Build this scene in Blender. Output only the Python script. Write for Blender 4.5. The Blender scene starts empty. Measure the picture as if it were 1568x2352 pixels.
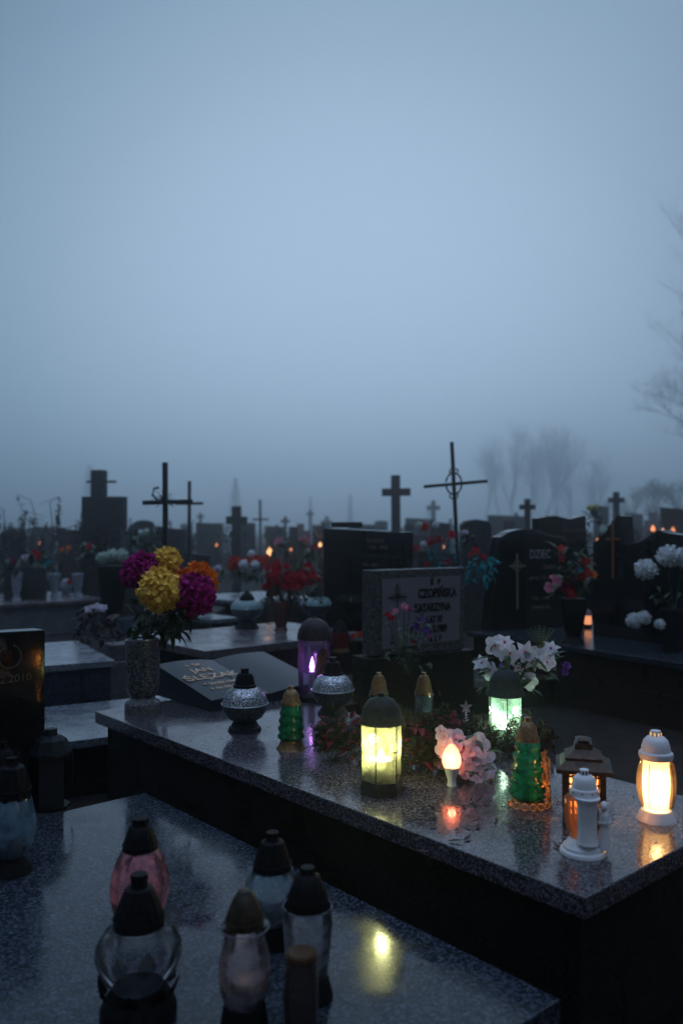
import bpy, math, random
from mathutils import Vector, Matrix
R = random.Random(7)
sc = bpy.context.scene
# ------------------------------------------------------------------ camera
F, CX, CY, HY, HC = 1900.0, 784.0, 1176.0, 1215.0, 1.6
PITCH = math.atan((HY - CY) / F)
cam_d = bpy.data.cameras.new('camera')
cam_d.sensor_fit = 'HORIZONTAL'; cam_d.sensor_width = 24.0
cam_d.lens = F / 1568.0 * 24.0
cam_d.clip_start = 0.05; cam_d.clip_end = 2000
cam = bpy.data.objects.new('camera', cam_d); sc.collection.objects.link(cam)
cam.location = (0, 0, HC); cam.rotation_euler = (math.pi / 2 + PITCH, 0, 0)
sc.camera = cam
cam_d.dof.use_dof = True; cam_d.dof.focus_distance = 3.5; cam_d.dof.aperture_fstop = 1.7
# ------------------------------------------------------------------ world
w = bpy.data.worlds.new('World'); sc.world = w; w.use_nodes = True
nt = w.node_tree; nt.nodes.clear()
def N(t, nt=nt, **k):
    n = nt.nodes.new(t)
    for a, b in k.items(): setattr(n, a, b)
    return n
out = N('ShaderNodeOutputWorld'); bg = N('ShaderNodeBackground')
tc = N('ShaderNodeTexCoord'); nrm = N('ShaderNodeVectorMath', operation='NORMALIZE')
dot = N('ShaderNodeVectorMath', operation='DOT_PRODUCT')
el = math.radians(9)
dot.inputs[1].default_value = (0.02, math.cos(el), math.sin(el))
rmp = N('ShaderNodeValToRGB'); rmp.color_ramp.interpolation = 'B_SPLINE'
nt.links.new(tc.outputs['Generated'], nrm.inputs[0]); nt.links.new(nrm.outputs[0], dot.inputs[0])
nt.links.new(dot.outputs['Value'], rmp.inputs[0])
cr = rmp.color_ramp
cr.elements[0].position = 0.0; cr.elements[0].color = (.045, .06, .08, 1)
cr.elements[1].position = 1.0; cr.elements[1].color = (.485, .61, .80, 1)
for p, c in ((.5, (.085, .12, .17, 1)), (.86, (.15, .25, .36, 1)), (.93, (.335, .455, .60, 1)), (.972, (.44, .57, .755, 1))):
    e = cr.elements.new(p); e.color = c
# brighter overcast vault high above the picture
sep = N('ShaderNodeSeparateXYZ'); mr = N('ShaderNodeMapRange'); mr.interpolation_type = 'SMOOTHSTEP'
mr.inputs['From Min'].default_value = .55; mr.inputs['From Max'].default_value = 1.0
vault = N('ShaderNodeMix', data_type='RGBA'); vault.inputs[6].default_value = (0, 0, 0, 1); vault.inputs[7].default_value = (.60, .80, 1.2, 1)
nt.links.new(nrm.outputs[0], sep.inputs[0]); nt.links.new(sep.outputs['Z'], mr.inputs[0]); nt.links.new(mr.outputs[0], vault.inputs[0])
add = N('ShaderNodeMix', data_type='RGBA', blend_type='ADD'); add.inputs[0].default_value = 1
nt.links.new(rmp.outputs[0], add.inputs[6]); nt.links.new(vault.outputs[2], add.inputs[7])
sky = N('ShaderNodeTexSky'); sky.sky_type = 'NISHITA'; sky.sun_disc = False
sky.sun_elevation = math.radians(4); sky.sun_rotation = math.radians(150)
scl = N('ShaderNodeMix', data_type='RGBA', blend_type='ADD'); scl.inputs[0].default_value = .004
nt.links.new(add.outputs[2], scl.inputs[6]); nt.links.new(sky.outputs[0], scl.inputs[7])
nt.links.new(scl.outputs[2], bg.inputs[0]); bg.inputs[1].default_value = 1.0
nt.links.new(bg.outputs[0], out.inputs[0])
sun_d = bpy.data.lights.new('sun', 'SUN'); sun_d.energy = .05; sun_d.angle = math.radians(20); sun_d.color = (.9, .93, 1)
sun = bpy.data.objects.new('sun', sun_d); sc.collection.objects.link(sun)
sun.rotation_euler = (math.radians(50), 0, math.radians(150))
sc.view_settings.view_transform = 'Standard'; sc.view_settings.look = 'None'
sc.view_settings.exposure = 0; sc.view_settings.gamma = 1
sc.cycles.max_bounces = 8; sc.cycles.transparent_max_bounces = 12; sc.cycles.volume_bounces = 4
sc.cycles.caustics_reflective = False; sc.cycles.caustics_refractive = False
sc.cycles.sample_clamp_indirect = 3.0
sc.cycles.use_denoising = True
# ------------------------------------------------------------------ pixel -> ground helpers
FW = Vector((0, math.cos(PITCH), math.sin(PITCH))); UP = Vector((0, -math.sin(PITCH), math.cos(PITCH)))
def ray(x, y): return FW + Vector(((x - CX) / F, 0, 0)) - UP * ((y - CY) / F)
def G(x, y, z):
    d = ray(x, y); t = (z - HC) / d.z
    return Vector((d.x * t, d.y * t, z))
def P(x, y, Y):
    d = ray(x, y); t = Y / d.y
    return Vector((d.x * t, Y, HC + d.z * t))
def reach(o, d, px):     # distance along d from o until it stands at image column px
    k = (px - CX) / F; ca, sa = math.cos(PITCH), math.sin(PITCH)
    yc = o[1] * ca + (o[2] - HC) * sa
    return (k * yc - o[0]) / (d[0] - k * d[1] * ca)
# ------------------------------------------------------------------ materials
MATS = {}
def mat(name, col, rough=.6, metal=0, spec=.5, emis=None, estr=0, coat=0, trans=0):
    if name in MATS: return MATS[name]
    m = bpy.data.materials.new(name); m.use_nodes = True; b = m.node_tree.nodes['Principled BSDF']
    b.inputs['Base Color'].default_value = (*col, 1); b.inputs['Roughness'].default_value = rough
    b.inputs['Metallic'].default_value = metal; b.inputs['Specular IOR Level'].default_value = spec
    b.inputs['Coat Weight'].default_value = coat
    if emis: b.inputs['Emission Color'].default_value = (*emis, 1); b.inputs['Emission Strength'].default_value = estr
    MATS[name] = m; return m
def noisy(name, c1, c2, scale=30, rough=.6, r2=None, metal=0, detail=4, bump=0, lo=.35, hi=.65, coat=0, spec=.5, vary=False):
    if name in MATS: return MATS[name]
    m = mat(name, c1, rough, metal, spec, coat=coat); t = m.node_tree; b = t.nodes['Principled BSDF']
    tcn = t.nodes.new('ShaderNodeTexCoord'); no = t.nodes.new('ShaderNodeTexNoise')
    no.inputs['Scale'].default_value = scale; no.inputs['Detail'].default_value = detail
    ra = t.nodes.new('ShaderNodeValToRGB'); ra.color_ramp.elements[0].position = lo; ra.color_ramp.elements[1].position = hi
    ra.color_ramp.elements[0].color = (*c1, 1); ra.color_ramp.elements[1].color = (*c2, 1)
    t.links.new(tcn.outputs['Object'], no.inputs['Vector']); t.links.new(no.outputs['Fac'], ra.inputs[0])
    t.links.new(ra.outputs[0], b.inputs['Base Color'])
    if bump:
        bp = t.nodes.new('ShaderNodeBump'); bp.inputs['Strength'].default_value = bump; bp.inputs['Distance'].default_value = .01
        t.links.new(no.outputs['Fac'], bp.inputs['Height']); t.links.new(bp.outputs[0], b.inputs['Normal'])
    return m
def granite(name, dark, mid, light, scale=260, rough=.12, wet=.5, wetspec=None):
    """speckled polished granite: voronoi grains in three tones, damp patches change the gloss"""
    if name in MATS: return MATS[name]
    m = mat(name, mid, rough, spec=wetspec or (.15 if rough > .3 else .4)); t = m.node_tree; b = t.nodes['Principled BSDF']
    tcn = t.nodes.new('ShaderNodeTexCoord'); vo = t.nodes.new('ShaderNodeTexVoronoi'); vo.inputs['Scale'].default_value = scale
    no = t.nodes.new('ShaderNodeTexNoise'); no.inputs['Scale'].default_value = scale * .45; no.inputs['Detail'].default_value = 3
    sp = t.nodes.new('ShaderNodeSeparateColor'); mx = t.nodes.new('ShaderNodeMath'); mx.operation = 'ADD'
    ha = t.nodes.new('ShaderNodeMath'); ha.operation = 'MULTIPLY'; ha.inputs[1].default_value = .5
    ra = t.nodes.new('ShaderNodeValToRGB'); cr = ra.color_ramp
    cr.elements[0].position = .22; cr.elements[0].color = (*dark, 1); cr.elements[1].position = .78; cr.elements[1].color = (*light, 1)
    e = cr.elements.new(.48); e.color = (*mid, 1)
    L = t.links.new
    L(tcn.outputs['Object'], vo.inputs['Vector']); L(tcn.outputs['Object'], no.inputs['Vector'])
    L(vo.outputs['Color'], sp.inputs[0]); L(sp.outputs[0], mx.inputs[0]); L(no.outputs['Fac'], mx.inputs[1]); L(mx.outputs[0], ha.inputs[0])
    L(ha.outputs[0], ra.inputs[0]); L(ra.outputs[0], b.inputs['Base Color'])
    n2 = t.nodes.new('ShaderNodeTexNoise'); n2.inputs['Scale'].default_value = 5; n2.inputs['Detail'].default_value = 6
    r2 = t.nodes.new('ShaderNodeMapRange'); r2.inputs['From Min'].default_value = .35; r2.inputs['From Max'].default_value = .65
    r2.inputs['To Min'].default_value = rough * (1 - wet); r2.inputs['To Max'].default_value = rough * (1 + wet * 1.5)
    L(tcn.outputs['Object'], n2.inputs['Vector']); L(n2.outputs['Fac'], r2.inputs[0]); L(r2.outputs[0], b.inputs['Roughness'])
    if rough <= .05: return m
    bp = t.nodes.new('ShaderNodeBump'); bp.inputs['Strength'].default_value = .06; bp.inputs['Distance'].default_value = .002
    L(ha.outputs[0], bp.inputs['Height']); L(bp.outputs[0], b.inputs['Normal'])
    return m
def glass(name, tint, frost=.3, fcol=None, gloss=.12, pattern=None):
    """thin lantern glass: see-through tint, some of it frosted and translucent, with a glossy skin"""
    if name in MATS: return MATS[name]
    m = bpy.data.materials.new(name); m.use_nodes = True; t = m.node_tree; t.nodes.clear(); L = t.links.new
    o = t.nodes.new('ShaderNodeOutputMaterial'); tr = t.nodes.new('ShaderNodeBsdfTransparent'); tr.inputs[0].default_value = (*tint, 1)
    tl = t.nodes.new('ShaderNodeBsdfTranslucent'); df = t.nodes.new('ShaderNodeBsdfDiffuse')
    fc = fcol or tint
    tl.inputs[0].default_value = (*fc, 1); df.inputs[0].default_value = (*fc, 1)
    m1 = t.nodes.new('ShaderNodeMixShader'); m1.inputs[0].default_value = .35; L(tl.outputs[0], m1.inputs[1]); L(df.outputs[0], m1.inputs[2])
    m2 = t.nodes.new('ShaderNodeMixShader'); m2.inputs[0].default_value = frost; L(tr.outputs[0], m2.inputs[1]); L(m1.outputs[0], m2.inputs[2])
    if pattern:
        tcn = t.nodes.new('ShaderNodeTexCoord'); no = t.nodes.new('ShaderNodeTexNoise'); no.inputs['Scale'].default_value = pattern
        rr = t.nodes.new('ShaderNodeMapRange'); rr.inputs['From Min'].default_value = .4; rr.inputs['From Max'].default_value = .62
        rr.inputs['To Min'].default_value = frost * .35; rr.inputs['To Max'].default_value = min(1, frost * 1.7)
        L(tcn.outputs['Object'], no.inputs['Vector']); L(no.outputs['Fac'], rr.inputs[0]); L(rr.outputs[0], m2.inputs[0])
    gl = t.nodes.new('ShaderNodeBsdfGlossy'); gl.inputs['Roughness'].default_value = gloss
    fr = t.nodes.new('ShaderNodeFresnel'); fr.inputs[0].default_value = 1.45
    m3 = t.nodes.new('ShaderNodeMixShader'); L(fr.outputs[0], m3.inputs[0]); L(m2.outputs[0], m3.inputs[1]); L(gl.outputs[0], m3.inputs[2])
    L(m3.outputs[0], o.inputs[0]); MATS[name] = m; return m
def petalmat(name, c1, c2, scale=60, sss=.25):
    if name in MATS: return MATS[name]
    m = noisy(name, c1, c2, scale, rough=.75, spec=.2); t = m.node_tree
    b = t.nodes['Principled BSDF']; tl = t.nodes.new('ShaderNodeBsdfTranslucent'); mx = t.nodes.new('ShaderNodeMixShader'); mx.inputs[0].default_value = sss
    o = t.nodes['Material Output']; src = b.inputs['Base Color'].links[0].from_socket
    t.links.new(src, tl.inputs[0]); t.links.new(b.outputs[0], mx.inputs[1]); t.links.new(tl.outputs[0], mx.inputs[2]); t.links.new(mx.outputs[0], o.inputs[0])
    return m
def emitter(name, col, s):
    if name in MATS: return MATS[name]
    m = bpy.data.materials.new(name); m.use_nodes = True; m.cycles.emission_sampling = 'NONE'; t = m.node_tree; t.nodes.clear()
    o = t.nodes.new('ShaderNodeOutputMaterial'); e = t.nodes.new('ShaderNodeEmission'); e.inputs[0].default_value = (*col, 1); e.inputs[1].default_value = s
    if 'flame' in name:      # a flame is glowing gas: it adds light and hides nothing
        tr = t.nodes.new('ShaderNodeBsdfTransparent'); ad = t.nodes.new('ShaderNodeAddShader')
        t.links.new(e.outputs[0], ad.inputs[0]); t.links.new(tr.outputs[0], ad.inputs[1]); t.links.new(ad.outputs[0], o.inputs[0])
    else: t.links.new(e.outputs[0], o.inputs[0])
    MATS[name] = m; return m
def lattice(name, metal_col, back_col, scale=60, width=.12, rough=.3, see=False):
    """ornamental openwork: a voronoi web of metal over dark glass"""
    if name in MATS: return MATS[name]
    m = mat(name, metal_col, rough, .9); t = m.node_tree; L = t.links.new; b = t.nodes['Principled BSDF']
    tcn = t.nodes.new('ShaderNodeTexCoord'); vo = t.nodes.new('ShaderNodeTexVoronoi'); vo.feature = 'DISTANCE_TO_EDGE'; vo.inputs['Scale'].default_value = scale
    ma = t.nodes.new('ShaderNodeMath'); ma.operation = 'LESS_THAN'; ma.inputs[1].default_value = width
    L(tcn.outputs['Object'], vo.inputs['Vector']); L(vo.outputs['Distance'], ma.inputs[0])
    mx = t.nodes.new('ShaderNodeMix'); mx.data_type = 'RGBA'; mx.inputs[6].default_value = (*back_col, 1); mx.inputs[7].default_value = (*metal_col, 1)
    L(ma.outputs[0], mx.inputs[0]); L(mx.outputs[2], b.inputs['Base Color']); L(ma.outputs[0], b.inputs['Metallic'])
    if see:
        L(ma.outputs[0], b.inputs['Alpha'])
    bp = t.nodes.new('ShaderNodeBump'); bp.inputs['Strength'].default_value = .5; bp.inputs['Distance'].default_value = .003
    L(ma.outputs[0], bp.inputs['Height']); L(bp.outputs[0], b.inputs['Normal'])
    return m
GR_MAIN = granite('speckled grey granite', (.004, .0045, .006), (.034, .032, .040), (.155, .145, .17), 185, .13, wetspec=.55)
GR_LOW = granite('blue grey granite', (.006, .008, .012), (.016, .021, .031), (.065, .08, .105), 150, .13, .6, wetspec=.32)
GR_ROSE = granite('rose grey granite', (.03, .026, .03), (.085, .073, .083), (.20, .175, .19), 150, .2, wetspec=.8)
GR_PALE = granite('pale grey granite', (.04, .05, .06), (.10, .12, .145), (.25, .27, .30), 160, .2, wetspec=.8)
GR_SIDE = granite('dark grey granite', (.003, .003, .003), (.008, .008, .008), (.024, .024, .023), 200, .45)
GR_BLK = granite('black granite', (.003, .003, .003), (.006, .006, .006), (.013, .013, .013), 260, .05)
GR_BRN = granite('brown grey granite', (.008, .006, .005), (.018, .014, .012), (.04, .032, .028), 180, .5)
GR_VASE = granite('speckled vase granite', (.012, .013, .014), (.05, .055, .058), (.2, .21, .22), 150, .3)
CONC = noisy('weathered concrete', (.07, .065, .07), (.14, .13, .14), 25, .85, bump=.3)
PANEL = noisy('grey terrazzo', (.10, .10, .12), (.165, .165, .19), 140, .55)
TERR = granite('speckled terrazzo', (.012, .014, .014), (.038, .042, .042), (.15, .16, .16), 120, .5)
STONE = noisy('aged stone', (.018, .018, .02), (.045, .042, .045), 14, .85)
STONE_P = noisy('aged purple stone', (.04, .028, .03), (.08, .055, .06), 14, .8)
IRON = mat('black iron', (.012, .013, .014), .5, .5)
GOLD = mat('faded gold paint', (.42, .27, .13), .45, .3)
BRONZE = noisy('bronze plastic', (.10, .055, .022), (.24, .14, .06), 90, .4, metal=.5)
DKCAP = noisy('black lantern plastic', (.004, .004, .005), (.009, .010, .011), 60, .5, spec=.08)
GRCAP = noisy('grey green metal cap', (.006, .009, .012), (.017, .024, .030), 70, .5, metal=.1, spec=.15)
WHITE = noisy('white plastic', (.62, .64, .66), (.74, .75, .77), 12, .38)
WAX = mat('white wax', (.75, .75, .72), .5)
GREEN = noisy('leaf green', (.012, .035, .014), (.04, .085, .03), 30, .6)
YGREEN = noisy('yellow green leaf', (.10, .16, .02), (.2, .26, .03), 30, .6)
DRY = noisy('dry stems', (.03, .022, .022), (.07, .05, .05), 20, .9)
BARK = noisy('wet bark', (.015, .013, .014), (.035, .03, .032), 6, .9)
# ------------------------------------------------------------------ mesh builder
class MB:
    def __init__(s): s.v = []; s.f = []
    def add(s, vs, fs):
        o = len(s.v); s.v += [tuple(v) for v in vs]; s.f += [tuple(i + o for i in f) for f in fs]
    def box(s, x0, x1, y0, y1, z0, z1):
        s.add([(x0, y0, z0), (x1, y0, z0), (x1, y1, z0), (x0, y1, z0), (x0, y0, z1), (x1, y0, z1), (x1, y1, z1), (x0, y1, z1)],
              [(0, 3, 2, 1), (4, 5, 6, 7), (0, 1, 5, 4), (1, 2, 6, 5), (2, 3, 7, 6), (3, 0, 4, 7)])
    def lathe(s, prof, n=32, c=(0, 0, 0), ph=0, sq=1.0, cap0=True, cap1=True, a0=0, a1=2 * math.pi, mod=None):
        full = abs(a1 - a0 - 2 * math.pi) < 1e-6; m = n if full else n + 1; vs = []
        for r, z in prof:
            for i in range(m):
                a = ph + a0 + (a1 - a0) * i / n; rr = r * (mod(a, z) if mod else 1)
                vs.append((c[0] + rr * math.cos(a), c[1] + rr * math.sin(a) * sq, c[2] + z))
        fs = []
        for k in range(len(prof) - 1):
            for i in range(n):
                j = (i + 1) % m if full else i + 1
                fs.append((k * m + i, k * m + j, (k + 1) * m + j, (k + 1) * m + i))
        if full and cap0: fs.append(tuple(range(m - 1, -1, -1)))
        if full and cap1: fs.append(tuple((len(prof) - 1) * m + i for i in range(m)))
        s.add(vs, fs)
    def tube(s, pts, rad, n=6):
        pts = [Vector(p) for p in pts]; rs = rad if isinstance(rad, (list, tuple)) else [rad] * len(pts); vs = []
        for i, p in enumerate(pts):
            d = (pts[min(i + 1, len(pts) - 1)] - pts[max(i - 1, 0)])
            d = d.normalized() if d.length > 1e-9 else Vector((0, 0, 1))
            a = d.cross(Vector((0, 0, 1)) if abs(d.z) < .9 else Vector((1, 0, 0))).normalized(); b = d.cross(a)
            for k in range(n):
                t = 2 * math.pi * k / n; vs.append(p + (a * math.cos(t) + b * math.sin(t)) * rs[i])
        fs = [(i * n + k, i * n + (k + 1) % n, (i + 1) * n + (k + 1) % n, (i + 1) * n + k) for i in range(len(pts) - 1) for k in range(n)]
        fs += [tuple(range(n - 1, -1, -1)), tuple((len(pts) - 1) * n + k for k in range(n))]
        s.add(vs, fs)
    def prism(s, poly, y0, y1):      # poly in (x, z), pushed along y
        n = len(poly); vs = [(x, y0, z) for x, z in poly] + [(x, y1, z) for x, z in poly]
        fs = [tuple(range(n)), tuple(range(2 * n - 1, n - 1, -1))]
        fs += [(i, i + n, (i + 1) % n + n, (i + 1) % n) for i in range(n)]
        s.add(vs, fs)
    def ball(s, c, r, n=12, sx=1, sy=1, sz=1):
        prof = [(max(1e-4, math.sin(math.pi * k / (n // 2))) * r, -math.cos(math.pi * k / (n // 2)) * r * sz) for k in range(n // 2 + 1)]
        s.lathe([(p[0] * sx, p[1]) for p in prof], n, c, sq=sy / sx)
    def leaf(s, p, d, ln, wd, curl=.3, up=None, n=3, blunt=False):
        p = Vector(p); d = Vector(d).normalized(); up = Vector(up) if up is not None else Vector((0, 0, 1))
        sd = d.cross(up); sd = sd.normalized() if sd.length > 1e-4 else Vector((1, 0, 0)); nn = sd.cross(d).normalized(); vs = []
        for i in range(n + 1):
            t = i / n; wq = wd * (math.sin(math.pi * (.06 + .80 * t ** 1.3)) if blunt else math.sin(math.pi * (.12 + .88 * t) ** .8)) * .5 + 1e-4
            q = p + d * ln * t - nn * curl * ln * t * t
            vs += [q - sd * wq + nn * wq * .35, q, q + sd * wq + nn * wq * .35]
        fs = []
        for i in range(n):
            a = i * 3; fs += [(a, a + 1, a + 4, a + 3), (a + 1, a + 2, a + 5, a + 4)]
        s.add(vs, fs)
    def pompon(s, c, r, n=230, pw=.26, pl=.34, rnd=R):
        c = Vector(c)
        for i in range(n):
            zz = 1 - 2 * (i + .5) / n; a = i * 2.39996 + rnd.uniform(-.15, .15); q = math.sqrt(max(0, 1 - zz * zz))
            d = Vector((q * math.cos(a), q * math.sin(a), zz)); t = d.cross(Vector((rnd.uniform(-1, 1), rnd.uniform(-1, 1), rnd.uniform(-1, 1)))).normalized()
            u = d.cross(t); rr = r * rnd.uniform(.86, 1.06) * (1 + .06 * math.sin(3.1 * d.x + 9 * c.x) + .05 * math.cos(4.3 * d.z + 5 * d.y + 7 * c.z)); w_ = r * pw * rnd.uniform(.8, 1.2); l_ = r * pl * rnd.uniform(.8, 1.25)
            b = c + d * (rr - l_); lean = t * rnd.uniform(.2, .9) * l_; tip = c + d * rr
            s.add([b - u * w_ * .3, b + u * w_ * .3, b + d * l_ * .6 - u * w_ * .5 + lean * .3, b + d * l_ * .6 + u * w_ * .5 + lean * .3,
                   tip - u * w_ * .28 + lean, tip + u * w_ * .28 + lean, b + d * l_ * .55 + lean * .12, tip + lean * .85 - d * l_ * .12],
                  [(0, 6, 2), (0, 1, 6), (1, 3, 6), (2, 6, 7, 4), (6, 3, 5, 7)])
        s.ball(c, r * .72, 10)
    def bloom(s, c, nrm, r, n=5, wd=.75, curl=.35, layers=1, rnd=R, blunt=False):
        nrm = Vector(nrm).normalized(); a = nrm.cross(Vector((.3, .2, 1))).normalized(); b = nrm.cross(a); ph = rnd.random() * 6
        for L in range(layers):
            for i in range(n):
                t = ph + L * .6 + 2 * math.pi * i / n + rnd.uniform(-.12, .12); d = a * math.cos(t) + b * math.sin(t) + nrm * (.35 + .5 * L)
                s.leaf(Vector(c) + nrm * r * .1 * L, d, r * (1 - .22 * L) * rnd.uniform(.9, 1.1), r * wd * (1 - .15 * L), curl * rnd.uniform(.5, 1.4), nrm, 5 if blunt else 4, blunt)
def link(o): sc.collection.objects.link(o); return o
def obj(name, mb, m, parent=None, smooth=False, bevel=0, ang=40, rot=None):
    me = bpy.data.meshes.new(name); me.from_pydata(mb.v, [], mb.f); me.validate(); me.update()
    if smooth:
        me.polygons.foreach_set('use_smooth', [True] * len(me.polygons)); me.set_sharp_from_angle(angle=math.radians(ang))
    me.materials.append(m); o = link(bpy.data.objects.new(name, me))
    if parent: o.parent = parent
    if rot: o.rotation_euler = rot
    if bevel:
        md = o.modifiers.new('bevel', 'BEVEL'); md.width = bevel; md.segments = 2; md.limit_method = 'ANGLE'
    return o
def props(o, label, cat, group=None):
    o['label'] = label; o['category'] = cat
    if group: o['group'] = group
    return o
def thing(name, label, cat, loc=(0, 0, 0), rz=0, group=None):
    o = link(bpy.data.objects.new(name, None)); o.location = loc; o.rotation_euler = (0, 0, rz); o.empty_display_size = .1
    return props(o, label, cat, group)
def struct(o): o['kind'] = 'structure'; return o
def dup(root, loc, label=None, rz=None, scale=None, group=None):
    r = link(root.copy()); r.location = loc
    if label: r['label'] = label
    if group: r['group'] = group
    if rz is not None: r.rotation_euler = (0, 0, rz)
    if scale: r.scale = (scale,) * 3
    for ch in root.children:
        c = link(ch.copy()); c.parent = r
        for g in ch.children:
            d = link(g.copy()); d.parent = c
    return r
def text(body, m, parent, lx, z, size, y=-.003, sx=1.0, name='lettering', align='CENTER', rot=(math.pi / 2, 0, 0), loc=None, depth=.001, bold=0):
    cu = bpy.data.curves.new(name, 'FONT'); cu.body = body; cu.size = size; cu.align_x = align; cu.extrude = depth; cu.offset = bold
    t = bpy.data.objects.new(name, cu); link(t); bpy.context.view_layer.update()
    me = bpy.data.meshes.new_from_object(t.evaluated_get(bpy.context.evaluated_depsgraph_get())); bpy.data.objects.remove(t)
    me.materials.clear(); me.materials.append(m); o = link(bpy.data.objects.new(name, me)); o.parent = parent
    o.location = loc or (lx, y, z); o.rotation_euler = rot; o.scale = (sx, 1, 1); return o
def lamp(root, loc, col, power, rad=.012):
    d = bpy.data.lights.new('candle_light', 'POINT'); d.energy = power; d.color = col; d.shadow_soft_size = rad
    o = link(bpy.data.objects.new('candle_light', d)); o.parent = root; o.location = loc; return o
# ------------------------------------------------------------------ ground
mb = MB(); gx = 600; n = 60
gv = []; 
for j in range(n + 1):
    for i in range(n + 1):
        x = -gx + 2 * gx * i / n; y = -30 + 780 * j / n
        gv.append((x, y, 0))
mb.add(gv, [(j * (n + 1) + i, j * (n + 1) + i + 1, (j + 1) * (n + 1) + i + 1, (j + 1) * (n + 1) + i) for j in range(n) for i in range(n)])
ground = struct(obj('ground', mb, noisy('wet dark soil', (.008, .008, .008), (.022, .021, .020), 8, .9, bump=.4, spec=.2)))
# ------------------------------------------------------------------ graves
def vdir(deg): a = math.radians(deg); return Vector((math.cos(a), math.sin(a), 0)), Vector((-math.sin(a), math.cos(a), 0))
A0 = 41.3
def grave(name, label, corner, z, lu, lv, deg=A0, th=.06, ov=.05, top=GR_MAIN, side=GR_SIDE, u0=0, v0=0, z0=0, group=None, seam=None):
    """corner = near corner of the slab; +x runs to the right and away, +y to the left and away"""
    g = thing(name, label, 'grave', (corner[0], corner[1], 0), math.radians(deg), group)
    m = MB(); m.box(v0, lv, u0, lu, z - th, z); s = obj('slab', m, top, g, bevel=.004)
    m = MB(); m.box(v0 + ov, lv - ov, u0 + ov, lu - ov, z0, z - th); obj('plinth', m, side, g, bevel=.003)
    if seam:
        m = MB(); m.box(v0 + ov - .012, lv - ov + .012, u0 + ov - .012, lu - ov + .012, z0, seam); obj('footing', m, side, g, bevel=.003)
    return g
ZT = .6
C0 = G(1345, 2063, ZT); V, U = vdir(A0)
MAIN_LU = reach(C0, U, 218)
main = grave('grave', 'long speckled granite slab in the foreground crowded with candles and flowers', C0, ZT, MAIN_LU, 1.03, th=.062)
ZL = .40
CL = G(1287, 2295, ZL)
VL, UL = vdir(A0)
low_lu = 2.2
low = grave('grave', 'lower blue grey polished slab at the bottom left, in front of the long slab', CL, ZL, low_lu, 0, th=.07, top=GR_LOW, v0=-2.6)
# neighbour beyond both
A1 = 30.0
CN = G(267, 1690, .35); Vn, Un = vdir(A1)
nb = grave('grave', 'pale bare slab at left behind the black headstone and the flower vase', CN, .35, 1.05, .75, deg=A1, th=.05, top=GR_PALE, v0=-1.6, u0=0)
C4 = G(265, 1517, .594)
g4 = grave('grave', 'raised grave block with seamed front wall, left behind the pale bare slab', C4, .594, 1.3, 0, deg=A1, th=.05, ov=.03, top=GR_PALE, side=GR_LOW, v0=-2.2)
m = MB(); m.box(-.245, -.235, .022, .029, .0, .54); obj('joint', m, IRON, g4)
C2 = G(470, 1496, .55)
g2 = grave('grave', 'rose grey granite slab in the middle carrying two bowl lanterns and red roses', C2, .55, reach(C2, U, 299), reach(C2, V, 842), th=.07, top=GR_ROSE)
C3 = G(482, 1424, .5)
g3 = grave('grave', 'small pale slab right behind the colourful mum bouquet', C3, .5, reach(C3, U, 405), reach(C3, V, 548), th=.05, top=GR_PALE)
C5 = G(250, 1375, .5)
g5 = grave('grave', 'long left slab holding white vases and jars in a row', C5, .5, 2.0, .0, th=.06, top=GR_ROSE, side=GR_PALE, v0=-6.0)
CR = G(1568, 1524, .55); d_ = (G(1071, 1450, .55) - CR); AR = math.degrees(math.atan2(d_.y, d_.x)) - 90
VR, UR = vdir(AR); off = 1.3
gr = grave('grave', 'large wide grave at right with brown plinth under the black headstones', CR - UR * off, .55, d_.length + off, 2.05, deg=AR, th=.05, ov=.05, top=GR_LOW, side=GR_BRN, seam=.27)
C6 = G(560, 1372, .5)
g6 = grave('grave', 'dim slab between the red white posy and the red rose bouquet', C6, .42, 1.8, 1.6, th=.06, top=GR_PALE)
# slab in front of the carved grey headstone
C7 = G(905, 1605, .25)
g7 = grave('grave', 'dark low slab in front of the carved grey headstone', C7, .25, 1.1, 2.0, deg=32, th=.06, top=GR_BRN, v0=-.5)
# stepped concrete block behind the vase
o = G(262, 1540, .3)
t = thing('stepped_block', 'weathered concrete step block behind the granite vase', 'concrete block', (o.x, o.y, 0), math.radians(A0))
m = MB(); m.box(-.02, .32, 0, .3, 0, .37); m.box(.03, .30, .06, .28, .37, .52); obj('block', m, CONC, t, bevel=.01)
# ------------------------------------------------------------------ upright stones
class Face:
    def __init__(s, px, py, z, deg=None, Y=None):
        s.o = G(px, py, z) if Y is None else P(px, py, Y); s.deg = deg; s.x, s.y = vdir(deg)
    def hit(s, px, py):
        d = ray(px, py); n = s.y; t = ((s.o.x) * n.x + (s.o.y) * n.y) / (d.x * n.x + d.y * n.y)
        p = Vector((d.x * t, d.y * t, HC + d.z * t)); q = p - s.o
        return (q.x * s.x.x + q.y * s.x.y, p.z)
def stone(name, label, cat, face, poly, th, m, zb=0, group=None, part='stone', bevel=.006, pm=None):
    root = thing(name, label, cat, (face.o.x, face.o.y, 0), math.radians(face.deg), group)
    pts = [face.hit(*p) for p in poly]; mb = MB()
    pts = [(p[0], zb + .001 if p[1] < zb + .16 else p[1]) for p in pts]; lo = min(p[1] for p in pts)
    mb.prism(pts, 0, th); obj(part, mb, m, root, bevel=bevel)
    if lo > zb + .01:
        x0 = min(p[0] for p in pts) - .06; x1 = max(p[0] for p in pts) + .06
        mb = MB(); mb.box(x0, x1, -.05, th + .05, zb, lo - .001); obj('pedestal', mb, pm or m, root, bevel=.005)
    return root
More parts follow.
